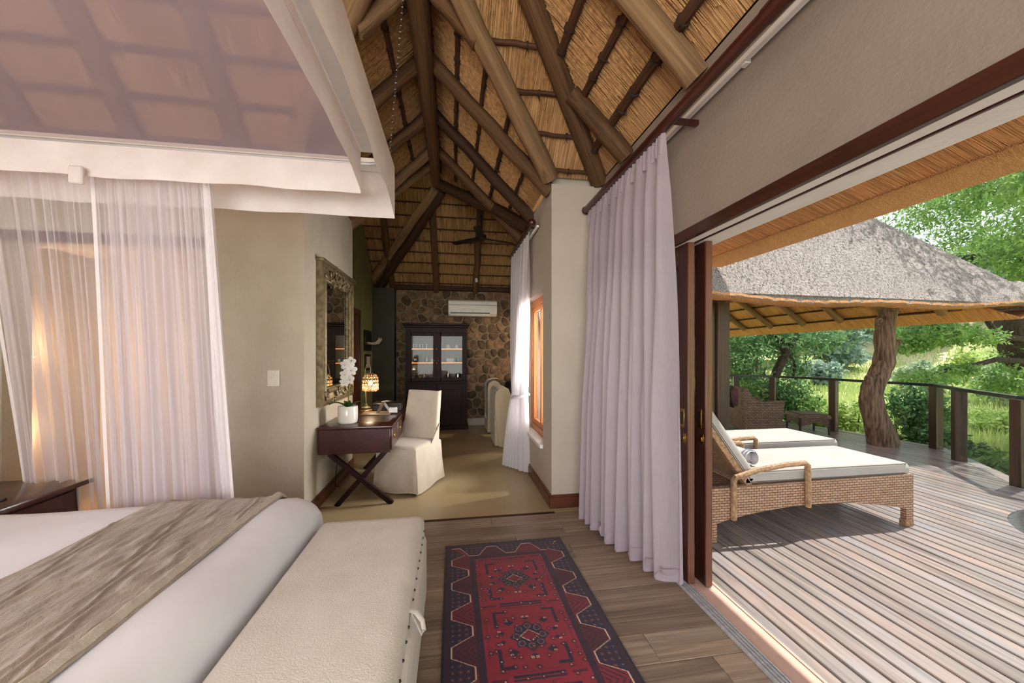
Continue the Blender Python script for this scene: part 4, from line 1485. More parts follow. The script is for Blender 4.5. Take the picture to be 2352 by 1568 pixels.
tr = MB().tube([(xt, IY0, 2.535), (xt, IY1 + 0.05, 2.535), (xt - 0.02, IY1 + 0.11, 2.535), (xt - 0.06, IY1 + 0.125, 2.535), (IX0, IY1 + 0.125, 2.535)], 0.010, 8)
tr.build('net_track', 'alu', can)
for y in (1.3, 1.62, 1.98):
    MB().tube([(xt + 0.02, y, 2.545), (xt + 0.02, y, 2.523), (xt + 0.035, y - 0.004, 2.521)], 0.005, 6).build('track_hook', 'steel', can)
MB().grid(30, 30, lambda u, v: (IX0 + (IX1 - IX0) * u, IY0 + (IY1 - IY0) * v, 2.49 - 0.035 * math.sin(PI * u) * math.sin(PI * v))).build('sheer_top', 'canopy_sheer', can, ang=180, fix=False)


def chain(p0, p1, name):
    p0, p1 = Vector(p0), Vector(p1)
    d = p1 - p0
    L = d.length
    n = int(L / 0.021)
    m0 = frame_from(p0, d, Vector((1, 0, 0)) - d.normalized() * d.normalized().x)
    mb = MB()
    for i in range(n):
        x = (i + 0.5) * L / n
        pts_ = []
        for k in range(9):
            q = 2 * PI * k / 8
            a, b = 0.014 * math.cos(q), 0.006 * math.sin(q)
            pts_.append(m0 @ Vector((x + a, b if i % 2 else 0, 0 if i % 2 else b)))
        mb.tube(pts_, 0.0018, 4, False)
    return mb.build(name, 'steel', can)


chain((OX1 - 0.025, OY1 - 0.06, 2.57), (-0.285, 2.42, 3.95), 'chain')
chain((OX0 + 0.05, OY1 - 0.06, 2.56), (OX0 + 0.1, OY1 - 0.03, 3.55), 'chain')

# ---- mosquito net panels
def net_panel(label, x0, x1, x0b, x1b, seed, tape_left, zt=2.36, nf=11, amp=0.03, yb=2.47):
    t = thing('mosquito_net', label, 'mosquito net', ((x0 + x1) / 2, 2.25, 0.3), 0)
    r = random.Random(seed)
    ph = [r.uniform(0, 6.28) for _ in range(6)]

    def fn(u, v):
        q = v ** 0.9
        x = (x0 + (x1 - x0) * u) * (1 - q) + (x0b + (x1b - x0b) * u) * q
        A_ = amp * (0.35 + 0.9 * v)
        wv = math.sin(u * nf * 6.28 + ph[0] + 1.6 * math.sin(u * 9 + ph[5]) + 0.9 * math.sin(v * 2 + ph[3])) * (0.55 + 0.6 * math.sin(u * 7.3 + ph[4]) ** 2) + 0.6 * math.sin(u * nf * 13.1 + ph[1] + 2.2 * v + 1.2 * math.sin(u * 15)) + 0.35 * math.sin(u * nf * 26 + ph[2])
        y = 2.20 * (1 - q) + yb * q + A_ * wv
        x += 0.014 * math.sin(u * nf * 6.28 + 1.2 + ph[4]) * (0.3 + v)
        return (x, y, zt + (0.06 - zt) * v)
    MB().grid(260, 40, fn).build('net_cloth', 'net', t, ang=180, fix=False)

    def second(u, v):
        p = fn(u, v)
        return (p[0] + 0.02 * math.sin(u * 31), p[1] + 0.05 + 0.025 * math.sin(u * 55 + v), p[2])
    if tape_left:
        MB().grid(200, 30, second).build('net_layer', 'net', t, ang=180, fix=False)

    def tape(u, v):
        p = fn(0.0, v)
        return (p[0] + 0.018 * u, p[1] - 0.01, p[2])
    MB().grid(1, 40, tape).build('edge_tape', 'net_tape', t, ang=180, fix=False)

    def tape2(u, v):
        p = fn(1.0, v)
        return (p[0] + 0.07 * (u - 0.7) * (0.6 + v), p[1] - 0.012 + 0.02 * math.sin(u * 5), p[2])
    if tape_left:
        MB().grid(3, 40, tape2).build('edge_fold', 'net_tape', t, ang=180, fix=False)
    return t


net_panel('gathered white mosquito net panel at the far side of the bed', -1.80, -1.26, -1.90, -1.27, 11, True)
net_panel('thin mosquito net panel glowing with warm light behind the nightstand', -2.30, -1.775, -2.86, -2.30, 23, False, nf=6, yb=3.06)
for (x, nm) in ((-1.775, 'white fabric tie tab hanging on the canopy hem over the net'), (-2.17, 'white fabric tie tab at the far left of the canopy hem')):
    tag(MB().box(x - 0.03, x + 0.03, 2.08, 2.10, 2.26, 2.345, 0.006).build('tie_tab', 'canopy_cloth'), nm, 'fabric tab')

# ---- upholstered bench at the foot of the bed
bn = thing('storage_bench', 'long cream linen storage bench with nail head trim at the foot of the bed', 'bench', (-0.45, 1.3, 0.0))
rbox(-0.735, -0.165, 0.35, 2.27, 0.30, 0.51, 0.055, 40, 70, 3.0).build('lid', 'linen', bn, ang=180, fix=False)
MB().box(-0.725, -0.150, 0.37, 2.25, 0.05, 0.40, 0.03, 3).build('box_body', 'linen', bn)
for (x, y) in ((-0.68, 0.45), (-0.68, 2.17), (-0.2, 0.45), (-0.2, 2.17)):
    MB().box(x - 0.025, x + 0.025, y - 0.025, y + 0.025, 0, 0.06, 0.004).build('foot', 'dark_wood', bn)
nl = MB()
for i in range(24):
    y = 0.45 + i * 0.076 + random.uniform(-0.006, 0.006)
    nl.ball((-0.163, y, 0.432), 0.0055, 6, 4)
tag(nl.build('nail_heads', 'nail', bn), kind='stuff')
pl = MB()
pl.tube([(-0.168, 1.50, 0.455), (-0.140, 1.49, 0.450), (-0.115, 1.475, 0.425), (-0.108, 1.46, 0.40), (-0.116, 1.445, 0.395), (-0.13, 1.46, 0.415), (-0.155, 1.49, 0.445)], 0.014, 8, True, 0.28)
pl.build('pull_tab', 'linen', bn)

# ---- nightstand, phone and assumed alcove lights
ns = thing('nightstand', 'dark mahogany nightstand with one drawer beside the glowing net', 'nightstand', (-2.7, 2.65, 0))
MB().box(-3.02, -2.375, 2.385, 2.925, 0.59, 0.622, 0.006, 2).build('top', 'mahogany', ns)
MB().box(-2.99, -2.435, 2.41, 2.885, 0.12, 0.59, 0.004).build('body', 'mahogany', ns)
d = MB().box(-2.437, -2.418, 2.45, 2.845, 0.40, 0.565, 0.005).build('drawer', 'mahogany', ns)
MB().ball((-2.405, 2.645, 0.485), 0.017, 12, 8).build('knob', 'dark_wood', d)
MB().box(-2.437, -2.425, 2.45, 2.845, 0.17, 0.37, 0.005).build('lower_panel', 'mahogany', ns)
for (x, y) in ((-2.96, 2.44), (-2.96, 2.855), (-2.465, 2.44), (-2.465, 2.855)):
    MB().box(x - 0.028, x + 0.028, y - 0.028, y + 0.028, 0, 0.59, 0.004).build('leg', 'mahogany_z', ns)
ph_ = thing('remote_control', 'small black remote control lying on the nightstand', 'remote control', (-2.50, 2.50, 0.622))
MB().box(-2.62, -2.495, 2.50, 2.545, 0.6225, 0.636, 0.004, 2).build('body', 'black', ph_)
MB().box(-2.60, -2.52, 2.51, 2.535, 0.635, 0.639, 0.001).build('keypad', 'rail_metal', ph_)
# assumed lights for the warm alcove glow, unseen at the left, no lamps built
point_light('assumed_alcove_light', (-3.58, 3.74, 1.50), 26, (1.0, 0.62, 0.36), 0.06)
point_light('assumed_alcove_light', (-3.58, 3.74, 0.80), 16, (1.0, 0.62, 0.36), 0.06)

# ---- light switch on the wall end
sw = thing('light_switch', 'white light switch plate on the beige wall end', 'light switch', (-1.498, 3.45, 1.24))
MB().box(-1.546, -1.45, 3.440, 3.45, 1.172, 1.31, 0.004, 2).build('plate', 'white_plastic', sw)
MB().box(-1.515, -1.495, 3.434, 3.442, 1.245, 1.275, 0.003).build('rocker', 'white_paint', sw)

# ================================================================== MIRROR ON THE PASSAGE WALL
mr = thing('wall_mirror', 'tall antique gilt mirror with carved crest above the desk', 'mirror', (XL, 4.3, 0.95))
my0, my1, mz0, mz1 = 3.74, 4.86, 0.95, 2.33
fw = 0.17
prof = [(0.0, 0.0), (0.0, 0.055), (0.035, 0.062), (0.05, 0.05), (0.105, 0.045), (0.125, 0.055), (0.15, 0.045), (0.17, 0.02), (0.17, 0.0)]
mbm = MB()
loops = []
for (i_, d_) in prof:
    loops.append([(XL + d_, my0 + i_, mz0 + i_), (XL + d_, my1 - i_, mz0 + i_), (XL + d_, my1 - i_, mz1 - i_), (XL + d_, my0 + i_, mz1 - i_)])
for a, b in zip(loops[:-1], loops[1:]):
    for k in range(4):
        n0 = len(mbm.v)
        mbm.v += [a[k], a[(k + 1) % 4], b[(k + 1) % 4], b[k]]
        mbm.f.append((n0, n0 + 1, n0 + 2, n0 + 3))
mbm.build('frame', 'gilt', mr, ang=20)
MB().box(XL, XL + 0.018, my0 + fw - 0.01, my1 - fw + 0.01, mz0 + fw - 0.01, mz1 - fw + 0.01).build('mirror_glass', 'mirror', mr, smooth=False)
bd = MB()
def along(n, a, b):
    return [tuple(a[k] + (b[k] - a[k]) * i / n for k in range(3)) for i in range(n)]
i_ = fw - 0.012
cor = [(XL + 0.035, my0 + i_, mz0 + i_), (XL + 0.035, my1 - i_, mz0 + i_), (XL + 0.035, my1 - i_, mz1 - i_), (XL + 0.035, my0 + i_, mz1 - i_)]
for k in range(4):
    for p in along(34 if k % 2 == 0 else 44, cor[k], cor[(k + 1) % 4]):
        bd.ball(p, 0.012, 6, 4)
tag(bd.build('bead_moulding', 'gilt', mr), kind='stuff')
cr = MB()
rr = random.Random(5)
for zc_, n_, wy in ((mz1 - 0.09, 70, 0.46), (mz0 + 0.09, 34, 0.40)):
    for _ in range(n_):
        y = (my0 + my1) / 2 + rr.gauss(0, wy / 2.2)
        y = min(max(y, my0 + 0.1), my1 - 0.1)
        z = zc_ + rr.gauss(0, 0.03 if n_ < 50 else 0.038)
        cr.ball((XL + 0.058, y, z), 0.026, 6, 5, (0.5, rr.uniform(0.4, 1.2), rr.uniform(0.4, 1.1)), Matrix.Rotation(rr.uniform(0, 3), 3, 'X'))
for y in (my0 + 0.085, my1 - 0.085):
    for z in (mz0 + 0.085, mz1 - 0.085):
        for _ in range(10):
            cr.ball((XL + 0.055, y + rr.gauss(0, 0.03), z + rr.gauss(0, 0.03)), 0.022, 6, 5, (0.5, rr.uniform(0.5, 1.2), rr.uniform(0.5, 1.1)))
tag(cr.build('carved_crest', 'gilt', mr), kind='stuff')
mc = MB().box(XL, XL + 0.075, my0 - 0.025, my1 + 0.025, mz1 - 0.012, mz1 + 0.02, 0.008, 2)
mc.build('cornice', 'gilt', mr)

# ================================================================== WRITING DESK
DX0, DX1, DY0, DY1 = -1.245, -0.575, 3.72, 4.98
dk = thing('writing_desk', 'dark mahogany writing desk with crossed legs under the gilt mirror', 'desk', (-0.91, 4.35, 0))
MB().box(DX0, DX1, DY0, DY1, 0.735, 0.76, 0.004, 2).build('top', 'mahogany', dk)
MB().box(DX0 + 0.004, DX1 - 0.02, DY0 + 0.006, DY1 - 0.006, 0.505, 0.735, 0.003).build('case', 'mahogany', dk)
MB().box(DX0 + 0.1, DX1 - 0.06, DY0 + 0.25, DY1 - 0.25, 0.7595, 0.7612).build('leather_inset', 'mahogany', dk)
for k in range(3):
    a = DY0 + 0.03 + k * 0.402
    d = MB().box(DX1 - 0.022, DX1 - 0.004, a, a + 0.39, 0.525, 0.725, 0.004).build('drawer', 'mahogany', dk)
    h = MB().box(DX1 - 0.005, DX1 - 0.001, a + 0.15, a + 0.24, 0.60, 0.645, 0.002).build('pull_plate', 'brass', d)
for y in (DY0 + 0.05, DY1 - 0.05):
    for (xa, xb) in ((DX0 + 0.09, DX1 - 0.005), (DX1 - 0.07, DX0 + 0.15)):
        p0, p1 = Vector((xa, y, 0.505)), Vector((xb, y, 0.0))
        d = p1 - p0
        m_ = frame_from(p0, d, (0, 1, 0))
        MB().box(0, d.length + 0.0, -0.023, 0.023, -0.02, 0.02, 0.003, mat=m_).build('crossed_leg', 'dark_wood', dk)
        y += 0.012
    MB().ball(((DX0 + DX1) / 2 + 0.05, y - 0.02, 0.235), 0.02, 10, 6, (1, 1.6, 1)).build('leg_boss', 'dark_wood', dk)
MB().tube([((DX0 + DX1) / 2 + 0.05, DY0 + 0.06, 0.235), ((DX0 + DX1) / 2 + 0.05, DY1 - 0.06, 0.235)], 0.016, 8).build('stretcher', 'dark_wood', dk)

# orchid in a white pot
oc = thing('potted_orchid', 'white orchid in a round white pot on the near end of the desk', 'orchid', (-1.03, 3.93, 0.76))
MB().lathe([(0.0, 0), (0.075, 0.0), (0.088, 0.012), (0.093, 0.05), (0.094, 0.165), (0.089, 0.172), (0.083, 0.165), (0.083, 0.14), (0.0, 0.14)], 28, (-1.03, 3.93, 0.7605)).build('pot', 'ceramic', oc)
for a, l in ((0.3, 0.17), (1.9, 0.15), (3.3, 0.17), (4.6, 0.13), (5.5, 0.15)):
    def lf2(u, v, a=a, l=l):
        s = v * l
        wd = 0.032 * math.sin(PI * min(1, 0.12 + v * 0.88)) * (u - 0.5) * 2
        z = 0.905 + 0.06 * math.sin(v * 2.4)
        return (-1.03 + math.cos(a) * s - math.sin(a) * wd, 3.93 + math.sin(a) * s + math.cos(a) * wd, z + abs(u - 0.5) * 0.02)
    MB().grid(4, 10, lf2).build('leaf', 'orchid_green', oc, ang=180, fix=False)
stem = [(-1.03, 3.93, 0.90), (-1.02, 3.93, 1.03), (-1.01, 3.92, 1.18), (-1.00, 3.90, 1.30), (-0.985, 3.87, 1.37), (-0.975, 3.84, 1.385)]
MB().tube(stem, 0.005, 7).build('stem', 'orchid_stem', oc)
MB().tube([(-1.03, 3.935, 0.9), (-1.012, 3.925, 1.3)], 0.004, 6).build('support_stick', 'orchid_stem', oc)
for (fx, fy, fz, s) in ((-0.985, 3.86, 1.37, 1.0), (-1.035, 3.85, 1.345, 1.0), (-0.97, 3.83, 1.29, 1.05), (-1.03, 3.83, 1.25, 1.1), (-0.985, 3.83, 1.20, 1.0), (-1.045, 3.86, 1.17, 0.9)):
    fl = MB()
    R = Matrix.Rotation(rr.uniform(-0.5, 0.5), 3, 'Z') @ Matrix.Rotation(rr.uniform(-0.4, 0.3), 3, 'X')
    for k in range(5):
        q = PI / 2 + k * 2 * PI / 5
        c_ = R @ Vector((math.cos(q) * 0.027 * s, 0, math.sin(q) * 0.027 * s))
        rt = R @ Matrix.Rotation(-q, 3, 'Y')
        fl.ball(Vector((fx, fy, fz)) + c_, 0.026 * s, 8, 5, (1.0, 0.14, 0.72 if k % 2 else 0.9), rt)
    f_ = fl.build('flower', 'petal', oc)
    MB().ball((fx, fy - 0.012, fz - 0.004), 0.009 * s, 8, 5).build('lip', 'crystal', f_)

# beaded table lamp
tl = thing('table_lamp', 'small table lamp with glowing crystal bead shade on the desk', 'lamp', (-1.03, 4.72, 0.76))
bx, by = -1.03, 4.72
MB().lathe([(0.0, 0), (0.075, 0), (0.075, 0.012), (0.05, 0.028), (0.055, 0.045), (0.022, 0.06), (0.012, 0.09)], 18, (bx, by, 0.7605)).build('base', 'gilt', tl)
MB().tube([(bx, by, 0.84), (bx - 0.012, by, 1.10), (bx - 0.012, by, 1.25), (bx + 0.005, by, 1.32), (bx + 0.035, by, 1.325), (bx + 0.05, by, 1.28), (bx + 0.05, by, 1.21)], 0.006, 7).build('stem', 'gilt', tl)
sx = bx + 0.05
shd = MB()
for q in np.linspace(0, 2 * PI, 13)[:-1]:
    shd.tube([(sx + 0.028 * math.cos(q), by + 0.028 * math.sin(q), 1.215), (sx + 0.070 * math.cos(q), by + 0.070 * math.sin(q), 1.195), (sx + 0.086 * math.cos(q), by + 0.086 * math.sin(q), 1.15), (sx + 0.09 * math.cos(q), by + 0.09 * math.sin(q), 1.10)], 0.0025, 5)
for rr0, zz in ((0.09, 1.10), (0.086, 1.15), (0.028, 1.215)):
    shd.tube([(sx + rr0 * math.cos(q), by + rr0 * math.sin(q), zz) for q in np.linspace(0, 2 * PI, 25)], 0.0035, 5, False)
tag(shd.build('shade_frame', 'gilt', tl), kind='stuff')
dr = MB()
for rad_, n_, zz, el in ((0.09, 26, 1.075, 2.2), (0.09, 26, 1.035, 2.4), (0.07, 20, 1.02, 2.2), (0.088, 26, 1.125, 1.4), (0.084, 24, 1.16, 1.3), (0.066, 18, 1.19, 1.0)):
    for k in range(n_):
        q = 2 * PI * (k + 0.5 * (zz > 1.05)) / n_
        dr.ball((sx + rad_ * math.cos(q), by + rad_ * math.sin(q), zz - 0.006 * (k % 2)), 0.009, 6, 4, (0.75, 0.75, el))
tag(dr.build('crystal_drops', 'crystal', tl), kind='stuff')
MB().ball((sx, by, 1.10), 0.026, 10, 8).build('bulb', 'bulb', tl)
point_light('table_lamp_light', (sx, by, 1.045), 5.0, (1.0, 0.74, 0.46), 0.03)

# leather folder, card holder, box and cable
tag(MB().box(-1.02, -0.70, 4.36, 4.60, 0.7615, 0.775, 0.004, 2).build('desk_blotter', 'leather'), 'tan leather blotter lying on the desk below the lamp', 'blotter')
cd = thing('tent_card', 'white folded tent card standing on the leather blotter', 'card', (-0.80, 4.52, 0.775))
MB().add([(-0.86, 4.44, 0.776), (-0.82, 4.42, 0.776), (-0.775, 4.50, 0.895), (-0.815, 4.52, 0.895)], [(0, 1, 2, 3)]).build('front_leaf', 'leather', cd, fix=False)
MB().add([(-0.775, 4.50, 0.895), (-0.815, 4.52, 0.895), (-0.745, 4.56, 0.776), (-0.705, 4.54, 0.776)], [(0, 1, 2, 3)]).build('back_leaf', 'paper', cd, fix=False)
MB().add([(-0.775, 4.50, 0.8955), (-0.83, 4.525, 0.8955), (-0.78, 4.62, 0.896), (-0.70, 4.58, 0.893)], [(0, 1, 2, 3)]).build('top_leaf', 'paper', cd, fix=False)
tag(MB().box(-0.72, -0.63, 4.44, 4.47, 0.776, 0.835, 0.002).build('card_holder', 'paper'), 'small white card holder on the desk edge beside the tent card', 'card')
bxo = thing('leather_box', 'dark leather box at the back of the desk behind the blotter', 'box', (-0.78, 4.80, 0.76))
MB().box(-0.95, -0.62, 4.70, 4.92, 0.7605, 0.83, 0.004).build('body', 'tray', bxo)
MB().box(-0.955, -0.615, 4.695, 4.925, 0.83, 0.85, 0.004).build('lid', 'tray', bxo)
tag(MB().tube([(XL + 0.02, 4.25, 0.45), (XL + 0.05, 4.22, 0.30), (XL + 0.04, 4.2, 0.20), (XL + 0.03, 4.22, 0.05), (XL + 0.05, 4.3, 0.008)], 0.004, 6).build('power_cord', 'black'), 'thin black power cord hanging down the wall under the desk', 'cord')

# ================================================================== SLIPCOVERED CHAIR
def slip_chair():
    # local frame: +Y is the facing direction, seat centred on the origin
    t = thing('dining_chair', 'tall linen slipcovered chair drawn up to the writing desk', 'chair', (-0.465, 4.27, 0.0), 0)
    t.rotation_euler = (0, 0, math.atan2(-0.44, -0.90) * 0 + math.radians(154))
    W2, D2 = 0.235, 0.27

    def skirt(u, v):
        # u around the seat, v from seat edge (0) to floor (1)
        per = [(-W2, -D2), (W2, -D2), (W2, D2), (-W2, D2)]
        k = int(u * 4) % 4
        f = u * 4 - int(u * 4)
        if u >= 1.0:
            k, f = 3, 1.0
        a, b = per[k], per[(k + 1) % 4]
        x, y = a[0] + (b[0] - a[0]) * f, a[1] + (b[1] - a[1]) * f
        r = 1 + 0.13 * v
        e = min(f, 1 - f)
        pleat = 0.018 * math.exp(-(e / 0.06) ** 2) * v * (1 if int(f * 40) % 2 else -0.6)
        wv = 0.006 * math.sin(f * 17 + k * 2) * v
        return (x * (r + pleat * 3 + wv * 2), y * (r + pleat * 3 + wv * 2), 0.46 - 0.44 * v + 0.012 * math.sin(f * 6.28 * 1 + k) * v)
    MB().grid(128, 16, skirt).build('skirt', 'slipcover', t, world=False, ang=60, fix=False)
    rbox(-W2, W2, -D2, D2, 0.42, 0.485, 0.045, 24, 24, 3).build('seat', 'slipcover', t, world=False, ang=180, fix=False)

    def back(u, v):
        # closed loop section, v up
        z = 0.44 + v * 0.57
        tilt = -D2 + 0.05 - 0.10 * v ** 1.3
        hw = W2 - 0.01 - 0.02 * v
        th = 0.045
        q = u * 2 * PI
        ex = 0.35
        cx_, sx_ = math.cos(q), math.sin(q)
        x = hw * math.copysign(abs(cx_) ** ex, cx_)
        y = tilt + th * math.copysign(abs(sx_) ** ex, sx_)
        if v > 0.97:
            z -= 0.0
        return (x, y, z + 0.008 * math.cos(u * 4 * PI) * (1 if v > 0.9 else 0))
    mbk = MB().grid(48, 20, back)
    mbk.f.append(tuple(i * 21 + 20 for i in range(48)))
    mbk.build('backrest', 'slipcover', t, world=False, ang=70, fix=False)
    for s in (-1, 1):                                   # cloth flare joining back and seat
        mw = MB()
        mw.add([(s * W2, -D2 + 0.09, 0.46), (s * W2, -D2 + 0.02, 0.66), (s * (W2 + 0.002), -D2 + 0.22, 0.465), (s * (W2 - 0.03), -D2 + 0.09, 0.465), (s * (W2 - 0.03), -D2 + 0.03, 0.64)],
               [(0, 2, 1), (3, 4, 1, 2)])
        mw.build('side_flare', 'slipcover', t, world=False, fix=False)
    for (x, y) in ((-0.2, -0.24), (0.2, -0.24), (-0.2, 0.24), (0.2, 0.24)):
        MB().box(x - 0.02, x + 0.02, y - 0.02, y + 0.02, 0.0, 0.42, 0.003).build('leg', 'dark_wood', t, world=False)
    return t


slip_chair()

# ================================================================== DISPLAY CABINET
cb = thing('display_cabinet', 'tall dark wooden display cabinet with lit glass doors against the stone wall', 'cabinet', (-0.30, 7.42, 0))
CX0, CX1, CY0, CY1 = -0.88, 0.27, 7.24, 7.60
MB().box(CX0, CX1, CY0 + 0.02, CY1, 0.06, 0.90, 0.003).build('base_case', 'dark_wood', cb)
MB().box(CX0 - 0.02, CX1 + 0.02, CY0 - 0.01, CY1, 0.0, 0.08, 0.004).build('plinth', 'dark_wood', cb)
MB().box(CX0 - 0.015, CX1 + 0.015, CY0 - 0.012, CY1, 0.89, 0.925, 0.005).build('waist_moulding', 'dark_wood', cb)
MB().box(CX0 - 0.05, CX1 + 0.05, CY0 - 0.05, CY1, 1.985, 2.02, 0.008).build('cornice', 'dark_wood', cb)
MB().box(CX0 - 0.025, CX1 + 0.025, CY0 - 0.025, CY1, 1.945, 1.985, 0.008).build('cornice', 'dark_wood', cb)
MB().box(CX0, CX1, CY0 + 0.02, CY1, 1.85, 1.945, 0.003).build('frieze', 'dark_wood', cb)
MB().box(CX0, CX0 + 0.03, CY0 + 0.02, CY1, 0.925, 1.85).build('side_panel', 'dark_wood', cb)
MB().box(CX1 - 0.03, CX1, CY0 + 0.02, CY1, 0.925, 1.85).build('side_panel', 'dark_wood', cb)
MB().box(CX0, CX1, CY1 - 0.02, CY1, 0.925, 1.85).build('back_panel', 'plaster_taupe_shaded', cb)
cm = (CX0 + CX1) / 2
for s, (a, b) in enumerate(((CX0 + 0.03, cm - 0.003), (cm + 0.003, CX1 - 0.03))):
    d = MB().box(a, a + 0.085, CY0, CY0 + 0.022, 0.93, 1.85, 0.004).build('glass_door', 'dark_wood', cb)
    MB().box(b - 0.06, b, CY0, CY0 + 0.022, 0.93, 1.85, 0.004).build('door_stile', 'dark_wood', d)
    MB().box(a + 0.06, b - 0.06, CY0, CY0 + 0.022, 0.93, 1.0, 0.004).build('door_rail', 'dark_wood', d)
    MB().box(a + 0.06, b - 0.06, CY0, CY0 + 0.022, 1.785, 1.85, 0.004).build('door_rail', 'dark_wood', d)
    MB().box(a + 0.08, b - 0.058, CY0 + 0.009, CY0 + 0.013, 1.0, 1.785).build('pane', 'pane', d)
    MB().ball((cm + (-0.035 if s == 0 else 0.035), CY0 - 0.012, 1.32), 0.012, 10, 6).build('knob', 'brass', d)
    d2 = MB().box(a, b, CY0 - 0.002, CY0 + 0.02, 0.10, 0.87, 0.004).build('lower_door', 'dark_wood', cb)
    MB().box(a + 0.09, b - 0.09, CY0 - 0.008, CY0, 0.20, 0.77, 0.006).build('door_panel', 'dark_wood', d2)
    MB().ball((cm + (-0.04 if s == 0 else 0.04), CY0 - 0.014, 0.55), 0.012, 10, 6).build('knob', 'brass', d2)
for z in (1.27, 1.535):
    s_ = MB().box(CX0 + 0.03, CX1 - 0.03, CY0 + 0.06, CY1 - 0.02, z, z + 0.018).build('shelf', 'dark_wood', cb)
    MB().box(CX0 + 0.06, CX1 - 0.06, CY0 + 0.052, CY0 + 0.06, z - 0.004, z + 0.014).build('led_strip', 'led', s_)
    area_light('shelf_light', (cm, CY0 + 0.07, z - 0.012), (0, 0.5, -1), 0.95, 0.02, 0.28, (1.0, 0.66, 0.40))
area_light('shelf_light', (cm, CY0 + 0.07, 1.83), (0, 0.5, -1), 0.95, 0.02, 0.35, (1.0, 0.72, 0.48))
# crockery and drinks inside: (kind, x, z, label)
def vessel(name, prof, x, y, z, mat, label, cat, n=16):
    return tag(MB().lathe(prof, n, (x, y, z)).build(name, mat), label, cat, None)
cup = [(0.0, 0), (0.025, 0), (0.028, 0.01), (0.042, 0.06), (0.040, 0.062), (0.026, 0.012), (0.0, 0.012)]
cone = [(0.0, 0), (0.045, 0), (0.044, 0.01), (0.03, 0.05), (0.012, 0.075), (0.0, 0.078)]
jar = [(0.0, 0), (0.035, 0), (0.037, 0.01), (0.037, 0.08), (0.026, 0.095), (0.028, 0.11), (0.0, 0.112)]
bottle = [(0.0, 0), (0.028, 0), (0.03, 0.01), (0.03, 0.11), (0.012, 0.145), (0.012, 0.18), (0.0, 0.18)]
mug = [(0.0, 0), (0.04, 0), (0.042, 0.01), (0.042, 0.085), (0.038, 0.085), (0.038, 0.012), (0.0, 0.012)]
ys = CY0 + 0.14
vessel('bowl', cone, -0.09, ys, 1.553, 'ceramic', 'inverted cream bowl on the upper cabinet shelf, left of the pair', 'bowl')
vessel('bowl', cone, 0.075, ys, 1.553, 'ceramic', 'inverted cream bowl on the upper cabinet shelf, right of the pair', 'bowl')
bk = thing('wire_basket', 'silver wire basket on the upper left cabinet shelf', 'basket', (-0.62, ys, 1.553))
for z in (0.004, 0.04, 0.075):
    MB().tube([(-0.74, ys - 0.07, 1.553 + z), (-0.50, ys - 0.07, 1.553 + z), (-0.49, ys + 0.06, 1.553 + z), (-0.75, ys + 0.06, 1.553 + z), (-0.74, ys - 0.07, 1.553 + z)], 0.004, 6).build('wire', 'steel', bk)
for x in (-0.745, -0.68, -0.62, -0.56, -0.495):
    MB().tube([(x, ys - 0.07, 1.555), (x, ys - 0.07, 1.63)], 0.003, 5).build('wire', 'steel', bk)
vessel('teapot', [(0.0, 0), (0.04, 0), (0.06, 0.03), (0.055, 0.07), (0.02, 0.085), (0.01, 0.1), (0.0, 0.102)], -0.72, ys, 1.288, 'steel', 'small silver teapot at the left of the middle cabinet shelf', 'teapot')
vessel('carafe', bottle, -0.62, ys, 1.288, 'glass_item', 'clear glass carafe in the middle of the left cabinet shelf', 'carafe')
vessel('jar', jar, -0.50, ys, 1.288, 'steel', 'silver lidded jar on the middle shelf beside the carafe', 'jar')
vessel('jar', [(a * 0.7, b * 0.6) for a, b in jar], -0.40, ys, 1.288, 'ceramic', 'small pale jar on the middle shelf behind the door stile', 'jar')
tag(MB().box(-0.12, 0.02, ys - 0.04, ys + 0.05, 1.289, 1.355, 0.004).build('tea_box', 'paper'), 'white tea box on the middle shelf of the right door', 'box')
vessel('mug', mug, 0.10, ys, 1.288, 'glass_item', 'clear glass mug on the middle shelf at the right', 'mug')
for k, (x, nm) in enumerate(((-0.76, 'first from the left'), (-0.69, 'second from the left'), (-0.62, 'third from the left'), (-0.55, 'fourth from the left'), (-0.47, 'nearest the door stile'))):
    pr_ = [(a * 0.9, b * (0.8 + 0.12 * (k % 3))) for a, b in (bottle if k % 2 else jar)]
    vessel('bottle', pr_, x, ys + 0.02 * (k % 2), 0.926, ('steel', 'glass_item', 'brass')[k % 3], 'small bottle on the lowest lit cabinet shelf, ' + nm, 'bottle')
kt = thing('cafetiere', 'silver cafetiere on the lowest shelf behind the right glass door', 'cafetiere', (-0.09, ys, 0.926))
MB().lathe([(0.0, 0), (0.045, 0), (0.046, 0.13), (0.03, 0.15), (0.006, 0.165), (0.006, 0.18), (0.0, 0.182)], 16, (-0.09, ys, 0.9265)).build('body', 'steel', kt)
MB().tube([(-0.135, ys, 1.04), (-0.165, ys, 1.02), (-0.16, ys, 0.96), (-0.135, ys, 0.95)], 0.006, 6).build('handle', 'black', kt)
ke = thing('kettle', 'dark kettle on the lowest shelf at the right of the cabinet', 'kettle', (0.10, ys, 0.926))
MB().lathe([(0.0, 0), (0.06, 0), (0.062, 0.02), (0.05, 0.13), (0.03, 0.15), (0.0, 0.155)], 16, (0.10, ys, 0.9265)).build('body', 'steel', ke)
MB().tube([(0.15, ys, 1.06), (0.185, ys, 1.03), (0.175, ys, 0.96)], 0.007, 6).build('handle', 'black', ke)

